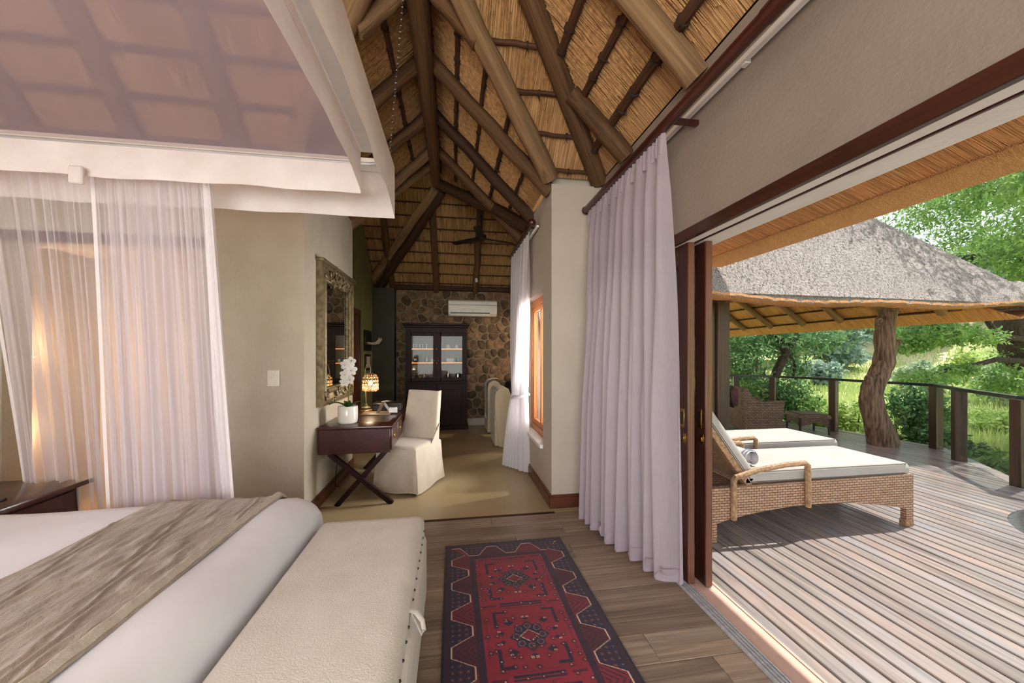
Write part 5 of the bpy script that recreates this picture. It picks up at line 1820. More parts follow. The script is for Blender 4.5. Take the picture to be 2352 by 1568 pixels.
# ---- air conditioner on the stone wall
ac = thing('air_conditioner', 'cream split air conditioner unit on the stone wall above the cabinet', 'air conditioner', (0.38, YW, 2.33))
acx0, acx1, acz0, acz1 = -0.085, 0.87, 2.19, 2.52
pf = [(7.60, acz1), (7.46, acz1 - 0.01), (7.42, acz1 - 0.04), (7.415, acz0 + 0.12), (7.44, acz0 + 0.05), (7.50, acz0 + 0.005), (7.60, acz0)]
MB().prism(pf, lambda a, b, d: (d, a, b), acx0, acx1).build('body', 'white_plastic', ac, ang=25)
MB().box(acx0, acx1, 7.412, 7.42, acz1 - 0.115, acz1 - 0.108).build('panel_line', 'nail', ac)
MB().box(acx0 + 0.04, acx1 - 0.14, 7.425, 7.46, acz0 + 0.055, acz0 + 0.072).build('air_slot', 'black', ac)
MB().box(acx0 + 0.04, acx1 - 0.14, 7.455, 7.475, acz0 + 0.02, acz0 + 0.05, 0.002).build('louvre', 'white_paint', ac)
MB().ball((0.39, 7.418, acz0 + 0.10), 0.008, 8, 5, (1, 0.4, 1)).build('indicator', 'alu', ac)

# ---- ceiling fan and beam spotlight
fn_ = thing('ceiling_fan', 'dark three bladed ceiling fan hanging in the lounge', 'ceiling fan', (0.47, 6.3, 3.40))
MB().tube([(0.47, 6.3, 3.95), (0.47, 6.3, 3.42)], 0.012, 8).build('down_rod', 'black_metal', fn_)
MB().lathe([(0.0, -0.06), (0.05, -0.055), (0.09, -0.02), (0.09, 0.03), (0.05, 0.06), (0.02, 0.09), (0.0, 0.09)], 18, (0.47, 6.3, 3.40)).build('motor_hub', 'black_metal', fn_)
for a in (0.35, 0.35 + 2 * PI / 3, 0.35 + 4 * PI / 3):
    mt = Matrix.Translation((0.47, 6.3, 3.39)) @ Matrix.Rotation(a, 4, 'Z') @ Matrix.Rotation(0.18, 4, 'X')
    MB().box(0.07, 0.60, -0.06, 0.06, -0.005, 0.005, 0.003, mat=mt).build('blade', 'black_metal', fn_)
sp = thing('beam_spotlight', 'small white spotlight on the lounge rafter above the stone wall', 'spotlight', (0.455, 7.28, 2.9))
MB().tube([(0.455, 7.33, 2.93), (0.455, 7.27, 2.85)], 0.026, 12).build('head', 'white_paint', sp)
MB().box(0.44, 0.47, 7.32, 7.36, 2.93, 2.99, 0.003).build('bracket', 'black_metal', sp)

# ---- panel with ivory horns and a small frame on the olive wall
hp = thing('horn_rack', 'dark wall panel with three curved ivory horns on the olive lounge wall', 'wall rack', (-1.48, 6.9, 1.68))
MB().box(-1.50, -1.47, 6.68, 7.20, 1.50, 1.86, 0.004).build('panel', 'screen_dark', hp)
for k in range(3):
    y = 6.86 + 0.12 * k
    MB().tube([(-1.47, y, 1.64), (-1.40, y, 1.625), (-1.33, y + 0.02, 1.645), (-1.29, y + 0.03, 1.70), (-1.285, y + 0.035, 1.735)], [0.022, 0.02, 0.018, 0.012, 0.004], 8).build('horn', 'horn', hp)
pfm = thing('picture_frame', 'small black framed picture on the olive wall below the horn rack', 'picture', (-1.48, 6.95, 1.3))
MB().box(-1.50, -1.475, 6.75, 7.12, 1.16, 1.44, 0.004).build('frame', 'black', pfm)
MB().box(-1.476, -1.472, 6.80, 7.07, 1.20, 1.40).build('print', 'plaster_smooth', pfm)

# ================================================================== LOUNGE ARMCHAIRS
def armchair(x, y, label, group=None, arm_h=0.62, back_h=0.92):
    t = thing('armchair', label, 'armchair', (x, y, 0.0))
    # profile in x (front to the right), rounded back on the left
    def prof(n=14):
        pts_ = [(0.10, 0.0), (0.0, 0.02)]
        pts_ += [(-0.03 + 0.0, 0.35), (-0.06, 0.62), (-0.055, back_h - 0.12)]
        for i in range(n):
            q = PI - i * PI / (n - 1) * 0.95
            pts_.append((0.065 + 0.12 * math.cos(q), back_h - 0.12 + 0.12 * math.sin(q)))
        pts_ += [(0.22, arm_h + 0.12), (0.32, arm_h + 0.02), (0.6, arm_h), (0.75, arm_h - 0.02), (0.80, arm_h - 0.10), (0.80, 0.02), (0.7, 0.0)]
        return pts_
    for yy in (0.0, 0.62):
        MB().prism(prof(), lambda a, b, d: (a, d, b), yy, yy + 0.16).build('arm', 'sofa_cloth', t, world=False, ang=40)
    rbox(-0.055, 0.19, 0.06, 0.72, 0.02, back_h + 0.015, 0.10, 16, 20, 2.2).build('backrest', 'sofa_cloth', t, world=False, ang=180, fix=False)
    MB().box(0.1, 0.78, 0.15, 0.63, 0.05, 0.34, 0.03, 2).build('seat_base', 'sofa_cloth', t, world=False)
    rbox(0.16, 0.80, 0.16, 0.62, 0.32, 0.48, 0.05, 14, 14, 2.6).build('seat_cushion', 'sofa_cloth', t, world=False, ang=180, fix=False)
    return t


armchair(0.70, 5.72, 'cream slipcovered armchair just behind the tied curtain')
armchair(0.68, 6.72, 'cream slipcovered armchair by the stone wall with a throw over its back', back_h=0.96)
th = thing('throw_blanket', 'beige fringed throw blanket draped over the farther armchair', 'blanket', (0.68, 6.75, 0.9))


def throw(u, v):
    s = v * 1.1
    y = 6.76 + 0.36 * u
    if s < 0.55:
        return (0.605 - 0.01 * math.sin(u * 9), y, 0.33 + s)
    q = min(1, (s - 0.55) / 0.36)
    return (0.605 + 0.16 - 0.16 * math.cos(q * PI), y, 0.88 + 0.115 * math.sin(q * PI)) if s < 0.91 else (0.925, y, 0.88 - (s - 0.91))


MB().grid(14, 40, throw).build('blanket_cloth', 'slipcover', th, ang=180, fix=False)
fr_ = MB()
for k in range(36):
    y = 6.765 + 0.35 * k / 35
    fr_.tube([(0.605, y, 0.335), (0.60, y + 0.002, 0.27)], 0.003, 4)
tag(fr_.build('fringe', 'slipcover', th), kind='stuff')
cu = MB().ball((0.98, 6.5, 0.80), 0.22, 16, 12, (0.5, 0.9, 0.85))
tag(cu.build('cushion', 'black'), 'dark cushion leaning on the armchair beside the tied curtain', 'cushion')


# ================================================================== RUG
def build_rug():
    W, L = 0.885, 1.95
    cell = 0.0035
    nx, ny = int(W / cell), int(L / cell)
    a = np.linspace(-W / 2, W / 2, nx + 1)
    b = np.linspace(0, L, ny + 1)
    A_, B_ = np.meshgrid(a, b, indexing='ij')
    z = 0.010 + 0.0012 * np.sin(A_ * 9 + B_ * 4)
    co = np.stack([0.389 + A_, 2.84 - B_, z], -1).reshape(-1, 3)
    idx = np.arange((nx + 1) * (ny + 1)).reshape(nx + 1, ny + 1)
    quads = np.stack([idx[:-1, :-1], idx[:-1, 1:], idx[1:, 1:], idx[1:, :-1]], -1).reshape(-1, 4)

    def col(h):
        return np.array(C(h)[:3])
    navy, dk, maroon, red, cream = col('#2a1d38'), col('#1d1420'), col('#511b2a'), col('#8f1f32'), col('#d8b79a')
    mred, grey = col('#7a1e30'), col('#6c5a55')
    out = np.tile(red, (nx + 1, ny + 1, 1))

    def put(mask, c):
        out[mask] = c
    rs = np.random.default_rng(3)
    half = W / 2
    e = np.minimum(np.minimum(half - np.abs(A_), B_), L - B_)
    side = (half - np.abs(A_)) <= np.minimum(B_, L - B_)
    s = np.where(side, B_ - 0.10, A_ + 0.5)
    # field motifs
    for k in range(5):
        cb_ = 0.47 + 0.49 * k - 0.0
        p, q = A_, B_ - cb_
        ap, aq = np.abs(p), np.abs(q)
        put((np.abs(ap - 0.165) < 0.009) & (aq > 0.07) & (aq < 0.185), navy)
        put((np.abs(aq - 0.185) < 0.008) & (ap > 0.105) & (ap < 0.174), navy)
        put((np.abs(ap - 0.215) < 0.006) & (aq < 0.12), mred)
        put((np.abs(aq - 0.235) < 0.006) & (ap < 0.12), navy)
        put((np.abs(aq - 0.215) < 0.004) & (ap < 0.10), mred)
        put((np.abs(aq - 0.245) < 0.007) & (ap > 0.15) & (ap < 0.22), maroon)
        put((ap < 0.0025) & (aq > 0.1), mred)
        for (dx, dy, r1) in ((0.095, 0.10, 0.022), (0.0, 0.125, 0.014), (0.14, 0.03, 0.014)):
            rr_ = (np.abs(ap - dx) / 1.3) + np.abs(aq - dy)
            put(rr_ < r1, navy)
            put((np.abs(ap - dx - 0.012) < 0.0075) & (np.abs(aq - dy - 0.012) < 0.006), cream)
            put((np.abs(ap - dx - 0.012) < 0.004) & (np.abs(aq - dy - 0.012) < 0.003), red)
        star = (np.maximum(ap, aq) < 0.072) | (ap + aq < 0.105)
        put(star, navy)
        ang = np.arctan2(q, p)
        rad = np.hypot(p, q)
        for kk in range(8):
            q0 = kk * PI / 4
            d_ = np.hypot(p - 0.068 * np.cos(q0), q - 0.068 * np.sin(q0))
            put((d_ < 0.019) & (d_ > 0.013), grey)
            put(d_ < 0.006, maroon)
        dm = ap / 0.052 + aq / 0.043
        put(dm < 1.0, cream)
        put(dm < 0.90, mred)
    # scattered rosettes
    for i in range(-4, 5):
        for j in range(1, 34):
            ca = i * 0.055 + rs.uniform(-0.014, 0.014)
            cb_ = j * 0.055 + rs.uniform(-0.014, 0.014)
            if rs.random() < 0.35:
                continue
            d_ = np.hypot(A_ - ca, B_ - cb_)
            m = (d_ < 0.015) & (e > 0.2)
            an = np.arctan2(B_ - cb_, A_ - ca)
            put(m & (np.cos(an * 7) > -0.2) & (d_ > 0.005), maroon if rs.random() < 0.6 else navy)
            put((d_ < 0.003) & (e > 0.2), cream)
    # guard band
    g = (e < 0.205) & (e >= 0.172)
    put(g, maroon * 0.75)
    put(g & ((e * 150).astype(int) % 2 == 0), navy)
    # main border
    mb_ = (e < 0.172) & (e >= 0.034)
    d = (e - 0.034) / 0.138
    P_ = 0.262
    ph = np.mod(s, P_) / P_
    tri = np.abs(2 * ph - 1)
    c = np.clip((tri - 0.5) * 2.1 + 0.5, 0.0, 1.0) * 0.78 + 0.10
    kidx = np.floor(s / P_).astype(int)
    outer = mb_ & (d < c)
    put(outer, navy)
    sp_ = np.where(ph < 0.5, ph, ph - 1) * P_
    ed = d * 0.138
    cm_ = outer & (np.abs(sp_) < 0.085) & (ed < 0.12) & (ed > 0.012)
    lat = (np.mod(sp_ + 0.5, 0.036) / 0.036 - 0.5) ** 2 + (np.mod(ed, 0.036) / 0.036 - 0.5) ** 2
    put(cm_ & (lat < 0.13) & ((np.abs(sp_) < 0.03) | (np.abs(ed - 0.06) < 0.03)), maroon)
    put(cm_ & (lat < 0.02), grey)
    lobe = mb_ & (d >= c)
    put(lobe & (kidx % 2 == 0), mred)
    put(lobe & (kidx % 2 != 0), maroon)
    q2 = np.abs((ph - 0.5) * P_)
    chev = lobe & (np.mod(ed - q2 * 1.2, 0.034) < 0.010)
    put(chev, maroon * 0.6)
    put(mb_ & (np.abs(d - c) < 0.028), cream)
    # outer guards and selvedge
    og = (e < 0.034) & (e >= 0.012)
    put(og, maroon * 0.6)
    put(og & (np.mod(s * 60 + e * 90, 1) < 0.35), navy)
    put(e < 0.012, dk)
    # hand-dyed bands and wear
    ab = 1 + 0.10 * np.sin(B_ * 21) + 0.06 * np.sin(B_ * 57 + 1)
    ab = ab * (1 + 0.18 * (rs.random((nx + 1, ny + 1)) - 0.5))
    out *= np.clip(ab, 0.6, 1.3)[..., None]
    me = bpy.data.meshes.new('rug_pile')
    me.vertices.add(len(co))
    me.vertices.foreach_set('co', co.ravel().astype(np.float32))
    nq = len(quads)
    me.loops.add(nq * 4)
    me.loops.foreach_set('vertex_index', quads.ravel().astype(np.int32))
    me.polygons.add(nq)
    me.polygons.foreach_set('loop_start', (np.arange(nq) * 4).astype(np.int32))
    me.update(calc_edges=True)
    at_ = me.color_attributes.new('weave', 'FLOAT_COLOR', 'POINT')
    rgba = np.concatenate([out.reshape(-1, 3), np.ones((len(co), 1))], 1)
    at_.data.foreach_set('color', rgba.ravel().astype(np.float32))
    m, nt, o_ = newmat('woven_rug')
    ca = nt.nodes.new('ShaderNodeVertexColor')
    ca.layer_name = 'weave'
    n = noise(nt, coords(nt, (400, 250, 400)), 1.0, 3)
    principled(nt, o_, ca.outputs[0], 0.95, bump(nt, n, 0.5, 0.004), spec=0.1, sheen=0.25)
    me.materials.append(m)
    root = thing('rug', 'long red and navy patterned tribal rug on the plank floor', 'rug', (0.389, 1.9, 0.0))
    o = bpy.data.objects.new('pile', me)
    COL.objects.link(o)
    o.parent = root
    o.location = (-0.389, -1.9, 0)
    MB().box(0.389 - W / 2, 0.389 + W / 2, 2.84 - L, 2.84, 0.001, 0.0075, 0.002).build('backing', 'binding', root)
    fr = MB()
    for k in range(260):
        x = 0.389 - W / 2 + W * (k + 0.5) / 260
        l = random.uniform(0.012, 0.03)
        fr.tube([(x, 2.838, 0.008), (x + random.uniform(-0.008, 0.008), 2.84 + l, 0.002)], [0.0016, 0.0008], 3, False)
    tag(fr.build('fringe', 'binding', root, smooth=False), kind='stuff')


build_rug()

# ================================================================== SUN LOUNGERS
def lounger(label, loc):
    t = thing('sun_lounger', label, 'sun lounger', loc, 0, 'wicker sun loungers on the deck')
    W = 0.68

    def side_poly():
        n = 22
        top = [(0.0, 0.43), (0.25, 0.435), (0.7, 0.44), (2.0, 0.45)]
        bot = []
        for i in range(n + 1):
            x = 1.90 - i * 1.78 / n
            q = (x - 0.12) / 1.78
            bot.append((x, 0.155 + 0.095 * max(0.0, math.sin(PI * q)) ** 0.8))
        return top + [(2.0, 0.15), (2.0, 0.0), (1.925, 0.0), (1.925, 0.15)] + bot + [(0.10, 0.15), (0.10, 0.0), (0.02, 0.0), (0.0, 0.15)]
    for y in (0.0, W - 0.045):
        MB().prism(side_poly(), lambda a, b, d: (a, d, b), y, y + 0.045).build('side_panel', 'wicker', t, world=False, uvbox=True, smooth=False)
        MB().box(1.915, 2.004, y - 0.003, y + 0.048, 0.0, 0.055, 0.003).build('foot_cap', 'cane', t, world=False)
    MB().box(1.96, 2.0, 0.045, W - 0.045, 0.17, 0.45, 0.004).build('end_panel', 'wicker', t, world=False, uvbox=True)
    MB().box(0.0, 0.04, 0.045, W - 0.045, 0.17, 0.43, 0.004).build('end_panel', 'wicker', t, world=False, uvbox=True)
    MB().box(0.40, 1.97, 0.045, W - 0.045, 0.405, 0.44, 0.003).build('seat_platform', 'wicker', t, world=False, uvbox=True)
    for y in (-0.016, W + 0.016):
        ap = [(0.235, y, 0.18), (0.235, y, 0.49), (0.25, y, 0.515), (0.45, y, 0.565), (0.70, y, 0.595), (0.89, y, 0.602), (0.915, y, 0.585), (0.918, y, 0.24)]
        MB().tube(ap, 0.023, 8).build('armrest', 'cane', t, world=False)
    # seat cushion with piping
    cs_ = rbox(0.38, 1.985, 0.02, W - 0.02, 0.452, 0.548, 0.03, 40, 24, 3.0)
    cu_ = cs_.build('seat_cushion', 'cushion', t, world=False, ang=180, fix=False)
    MB().box(0.40, 1.97, 0.03, W - 0.03, 0.447, 0.47, 0.005).build('cushion_underside', 'cushion', cu_, world=False)
    for z in (0.536, 0.458):
        x0, x1, y0, y1, r = 0.382, 1.984, 0.021, W - 0.021, 0.05
        pp = []
        for (cx_, cy_, q0) in ((x1 - r, y1 - r, 0), (x0 + r, y1 - r, PI / 2), (x0 + r, y0 + r, PI), (x1 - r, y0 + r, 1.5 * PI)):
            for i in range(5):
                q = q0 + i * PI / 8
                pp.append((cx_ + r * math.cos(q), cy_ + r * math.sin(q), z))
        pp.append(pp[0])
        MB().tube(pp, 0.0045, 6, False).build('piping', 'piping', cu_, world=False)
    # backrest raised on its strut
    h0, h1 = Vector((0.42, 0, 0.46)), Vector((-0.10, 0, 1.16))
    d = (h1 - h0)
    m = frame_from(h0, d, Vector((d.z, 0, -d.x)))
    L = d.length
    bf = MB()
    for (a, b) in ((0.02, 0.075), (W - 0.075, W - 0.02)):
        bf.box(-0.03, L, -b, -a, -0.05, 0.0, 0.004, mat=m)
    bf.box(L - 0.06, L, -W + 0.02, -0.02, -0.05, 0.0, 0.004, mat=m)
    bf.box(0.0, L - 0.02, -W + 0.07, -0.07, -0.03, -0.012, mat=m)
    bb = bf.build('backrest_frame', 'cane', t, world=False)
    bc = rbox(0.0, L + 0.01, -W + 0.02, -0.02, 0.002, 0.085, 0.03, 24, 24, 3.0)
    bc.v = [tuple(m @ Vector(p)) for p in bc.v]
    bcu = bc.build('back_cushion', 'cushion', t, world=False, ang=180, fix=False)
    for y in (0.022, W - 0.022):
        MB().tube([m @ Vector((x, -y, 0.012)) for x in np.linspace(0.02, L - 0.01, 8)], 0.0045, 6).build('piping', 'piping', bcu, world=False)
    st0 = m @ Vector((0.42, -W / 2 + 0.2, -0.03))
    MB().tube([st0, (0.03, W / 2 - 0.2 + 0.2, 0.40)], 0.012, 8).build('support_strut', 'piping', t, world=False)
    st1 = m @ Vector((0.42, -W / 2 - 0.2, -0.03))
    MB().tube([st1, (0.03, W / 2 + 0.25, 0.40)], 0.012, 8).build('support_strut', 'piping', t, world=False)
    return t


lounger('wicker sun lounger with cream cushion nearest the sliding door', (1.97, 2.68, ZD))
lounger('wicker sun lounger with cream cushion behind the nearer one', (2.28, 3.56, ZD))
tw = thing('rolled_towel', 'rolled white towel with grey stripes on the nearer lounger', 'towel', (2.50, 2.95, 0.50))
sp_pts = MB()


def roll(u, v):
    q = u * 2 * PI * 2.6
    r = 0.018 + 0.046 * u
    return (2.50 + r * math.cos(q), 2.80 + 0.42 * v + 0.006 * math.sin(q), 0.50 + 0.066 + r * math.sin(q))


MB().grid(90, 8, roll).build('towel_cloth', 'towel', tw, ang=180, fix=False)
for v0 in (0.06, 0.14):
    MB().tube([(2.50 + 0.0655 * math.cos(q), 2.80 + 0.42 * v0, 0.566 + 0.0655 * math.sin(q)) for q in np.linspace(-0.6, 3.6, 20)], 0.004, 5).build('stripe', 'towel_stripe', tw)

# ---- wicker armchair and low table at the railing
wa = thing('wicker_armchair', 'dark brown wicker armchair by the railing beyond the loungers', 'armchair', (5.296, 6.109, ZD), math.radians(-9))


def wside(y0, nm):
    poly = [(0.0, 0.10), (-0.05, 0.78), (-0.02, 0.86), (0.05, 0.86), (0.12, 0.72), (0.22, 0.64), (0.36, 0.62), (0.70, 0.64), (0.72, 0.60), (0.67, 0.10)]
    return MB().prism(poly, lambda a, b, d: (a, d, b), y0, y0 + 0.05).build(nm, 'wicker_dark', wa, world=False, uvbox=True, smooth=False)


wside(0.0, 'arm')
wside(0.66, 'arm')
mbk = MB()
mbk.add([(-0.0, 0.05, 0.10), (-0.0, 0.66, 0.10), (-0.06, 0.66, 0.88), (-0.06, 0.05, 0.88), (0.05, 0.05, 0.10), (0.05, 0.66, 0.10), (0.0, 0.66, 0.88), (0.0, 0.05, 0.88)],
        [(0, 3, 2, 1), (4, 5, 6, 7), (0, 1, 5, 4), (1, 2, 6, 5), (2, 3, 7, 6), (3, 0, 4, 7)])
mbk.build('backrest', 'wicker_dark', wa, world=False, uvbox=True, smooth=False)
MB().box(0.05, 0.66, 0.05, 0.66, 0.14, 0.36, 0.004).build('seat_base', 'wicker_dark', wa, world=False, uvbox=True)
rbox(0.06, 0.67, 0.06, 0.65, 0.36, 0.46, 0.04, 14, 14, 3).build('seat_cushion', 'purple', wa, world=False, ang=180, fix=False)
for (x, y) in ((0.03, 0.03), (0.64, 0.03), (0.03, 0.68), (0.64, 0.68)):
    MB().tube([(x, y, 0.0), (x, y, 0.2)], [0.018, 0.024], 8).build('leg', 'wicker_dark', wa, world=False)


def pillow(label, loc, rz, mat, s=0.44, tilt=1.2):
    t = thing('scatter_cushion', label, 'cushion', loc, rz)
    mb = MB()
    for sgn in (1, -1):
        def fn(u, v, sgn=sgn):
            a, b = u * 2 - 1, v * 2 - 1
            pin = 1 - 0.10 * (1 - abs(a) ** 2) * (abs(b) ** 2)
            pin2 = 1 - 0.10 * (1 - abs(b) ** 2) * (abs(a) ** 2)
            h = 0.085 * ((1 - a ** 4) * (1 - b ** 4)) ** 0.6 * sgn
            p = Vector((h, a * s / 2 * pin2, s / 2 + b * s / 2 * pin))
            return p
        mb.grid(12, 12, fn)
    rot = Matrix.Rotation(-0.18, 3, 'Y')
    mb.v = [tuple(rot @ Vector(p)) for p in mb.v]
    mb.build('cushion_cover', mat, t, world=False, ang=180)
    return t


pillow('plum cushion with dark corners leaning in the wicker armchair', (5.40, 6.42, ZD + 0.44), math.radians(-9), 'purple', 0.46)
pillow('dark cushion behind the plum cushion in the wicker armchair', (5.36, 6.62, ZD + 0.44), math.radians(-5), 'black', 0.46)

ct = thing('wicker_table', 'low brown wicker footstool table beside the armchair at the railing', 'table', (6.383, 6.05, ZD), math.radians(-20))
S = 0.50
rbox(-0.01, S + 0.01, -0.01, S + 0.01, 0.30, 0.375, 0.03, 16, 16, 3).build('top', 'wicker_dark', ct, world=False, ang=180, fix=False, uvbox=True)
MB().box(0.0, S, 0.0, S, 0.29, 0.36, 0.004).build('top_frame', 'wicker_dark', ct, world=False, uvbox=True)


def apron_poly():
    n = 12
    bot = [(0.03 + (S - 0.06) * i / n, 0.14 + 0.075 * math.sin(PI * i / n)) for i in range(n + 1)]
    return bot + [(S - 0.03, 0.31), (0.03, 0.31)]


MB().prism(apron_poly(), lambda a, b, d: (a, d, b), 0.0, 0.02).build('apron', 'wicker_dark', ct, world=False, uvbox=True, smooth=False)
MB().prism(apron_poly(), lambda a, b, d: (a, d, b), S - 0.02, S).build('apron', 'wicker_dark', ct, world=False, uvbox=True, smooth=False)
MB().prism(apron_poly(), lambda a, b, d: (d, a, b), 0.0, 0.02).build('apron', 'wicker_dark', ct, world=False, uvbox=True, smooth=False)
MB().prism(apron_poly(), lambda a, b, d: (d, a, b), S - 0.02, S).build('apron', 'wicker_dark', ct, world=False, uvbox=True, smooth=False)
for (x, y) in ((0.015, 0.015), (S - 0.015, 0.015), (0.015, S - 0.015), (S - 0.015, S - 0.015)):
    MB().tube([(x, y, 0.0), (x, y, 0.32)], [0.017, 0.022], 8).build('leg', 'wicker_dark', ct, world=False)

# ================================================================== THE LAND BEYOND
def spot(u, zc):
    """plan position seen in direction u of the frame at depth zc"""
    xc = (u - 1176) / 860 * zc
    return (xc * math.cos(TH0) + zc * math.sin(TH0), -xc * math.sin(TH0) + zc * math.cos(TH0))


def ground_z(x, y):
    r = math.hypot(x - 2, y - 1)
    q = min(1, max(0, (r - 52) / 55))
    n_ = 0.35 * math.sin(x * 0.13 + 1) * math.sin(y * 0.11) + 0.12 * math.sin(x * 0.5) * math.cos(y * 0.43)
    return -2.3 + 0.018 * max(0, r - 10) + 16 * q * q * (3 - 2 * q) + n_ * min(1, max(0.1, r / 30 - 0.2))


N = 110
gv = MB().grid(N, N, lambda u, v: ((lambda x, y: (x, y, ground_z(x, y)))(-90 + 240 * u, -70 + 200 * v)))
tag(gv.build('ground', 'grass', ang=180, fix=False), 'grassy clearing sloping up to a wooded bank beyond the deck', kind='structure')

def leaves_mesh(clusters, n, size, flat=0.5, seed=0, droop=0.0):
    """clusters: list of (centre, radii, weight)"""
    r = np.random.default_rng(seed)
    wts = np.array([c[2] for c in clusters], float)
    pick = r.choice(len(clusters), n, p=wts / wts.sum())
    cen = np.array([c[0] for c in clusters])[pick]
    rad = np.array([c[1] for c in clusters])[pick]
    d = r.normal(size=(n, 3))
    d /= np.linalg.norm(d, axis=1, keepdims=True)
    rr_ = r.random(n) ** 0.45
    # leaves gather on small twig tufts
    nt_ = max(1, n // 26)
    td = r.normal(size=(len(clusters), nt_, 3))
    td /= np.linalg.norm(td, axis=2, keepdims=True)
    tr_ = r.random((len(clusters), nt_, 1)) ** 0.45
    tuft = td * tr_
    ti = r.integers(0, nt_, n)
    pos_u = tuft[pick, ti] * 0.93 + d * rr_[:, None] * 0.17
    pos = cen + pos_u * rad
    pos[:, 2] -= droop * r.random(n)
    ax = r.normal(size=(n, 3))
    ax[:, 2] -= 0.35
    ax /= np.linalg.norm(ax, axis=1, keepdims=True)
    up = r.normal(size=(n, 3)) + np.array([0.35, -0.1, 1.0])
    sd = np.cross(ax, up)
    sd /= np.linalg.norm(sd, axis=1, keepdims=True)
    l = size * (0.6 + 0.8 * r.random(n))[:, None]
    w_ = l * flat * 0.5
    v = np.stack([pos, pos + ax * l * 0.5 + sd * w_, pos + ax * l, pos + ax * l * 0.5 - sd * w_], 1).reshape(-1, 3)
    f = np.arange(n * 4).reshape(n, 4)
    return v, f


def fast_mesh(name, v, f, mat, parent):
    me = bpy.data.meshes.new(name)
    me.vertices.add(len(v))
    me.vertices.foreach_set('co', v.ravel().astype(np.float32))
    k = f.shape[1]
    me.loops.add(len(f) * k)
    me.loops.foreach_set('vertex_index', f.ravel().astype(np.int32))
    me.polygons.add(len(f))
    me.polygons.foreach_set('loop_start', (np.arange(len(f)) * k).astype(np.int32))
    me.update(calc_edges=True)
    me.materials.append(M[mat])
    o = bpy.data.objects.new(name, me)
    COL.objects.link(o)
    if parent:
        o.parent = parent
    return o


def plant(name, label, cat, base, clusters, n, size, mat, stems, group=None, flat=0.5, seed=0, bark='bark_dark', droop=0.0):
    t = thing(name, label, cat, base, 0, group)
    v, f = leaves_mesh(clusters, n, size, flat, seed, droop)
    v = v - np.array(base)
    fast_mesh('foliage', v, f, mat, t)
    for pts_, rs_ in stems:
        MB().tube(pts_, rs_, 8).build('stem' if rs_[0] < 0.06 else 'trunk', bark, t)
    return t


# shrubs pushing up along the deck edge: (direction, depth, top z, half width, leaf material, label)
shr = [
    (1700, 10.2, 0.75, 0.9, 'leaf_a', 'leafy green shrub behind the wicker armchair'),
    (1775, 10.0, 0.95, 0.9, 'leaf_b', 'tall dark green shrub behind the second railing post from the left'),
    (1850, 9.6, 0.70, 0.8, 'leaf_a', 'sunlit green shrub behind the low wicker table'),
    (1905, 9.2, 0.35, 0.7, 'leaf_c', 'yellow green shrub behind the railing post by the wicker table'),
    (1960, 8.6, 0.45, 0.8, 'leaf_c', 'bright yellow green shrub just left of the crooked trunk'),
    (2085, 8.3, 0.85, 0.65, 'leaf_b', 'tall dense green shrub just right of the crooked trunk'),
    (2130, 8.2, 0.62, 0.6, 'leaf_a', 'green shrub behind the left one of the two close railing posts'),
    (2180, 7.6, 0.02, 0.6, 'leaf_b', 'low dark green shrub between the two close railing posts'),
    (2245, 6.9, -0.15, 0.6, 'leaf_b', 'glossy low shrub right of the two close railing posts'),
    (2305, 6.5, -0.22, 0.6, 'leaf_a', 'glossy low shrub left of the rightmost railing post'),
    (2375, 6.1, -0.25, 0.6, 'leaf_b', 'glossy low shrub at the right edge beyond the railing'),
]
for k, (u, zc, top, hw, mt, lb) in enumerate(shr):
    x, y = spot(u, zc)
    gz_ = ground_z(x, y)
    cl = []
    rq = random.Random(100 + k)
    H_ = top - gz_
    for i in range(7):
        cl.append(((x + rq.uniform(-hw, hw) * 0.6, y + rq.uniform(-hw, hw) * 0.6, gz_ + H_ * rq.uniform(0.35, 0.82)), (hw * 0.65, hw * 0.65, H_ * 0.2), 1.0))
    cl.append(((x, y, top - H_ * 0.18), (hw * 0.55, hw * 0.55, H_ * 0.17), 1.2))
    stems = []
    for i in range(4):
        dx, dy = rq.uniform(-0.5, 0.5) * hw, rq.uniform(-0.5, 0.5) * hw
        stems.append(([(x + dx * 0.2, y + dy * 0.2, gz_), (x + dx * 0.7, y + dy * 0.7, gz_ + H_ * 0.5), (x + dx * 1.2, y + dy * 1.2, gz_ + H_ * 0.88)], [0.03, 0.02, 0.008]))
    plant('shrub', lb, 'shrub', (x, y, gz_), cl, 5200, 0.10, mt, stems, 'shrubs along the deck edge', 0.42, k)


def pix(u, v, zc):
    x, y = spot(u, zc)
    return (x, y, 1.45 - (v - 812) / 860 * zc)


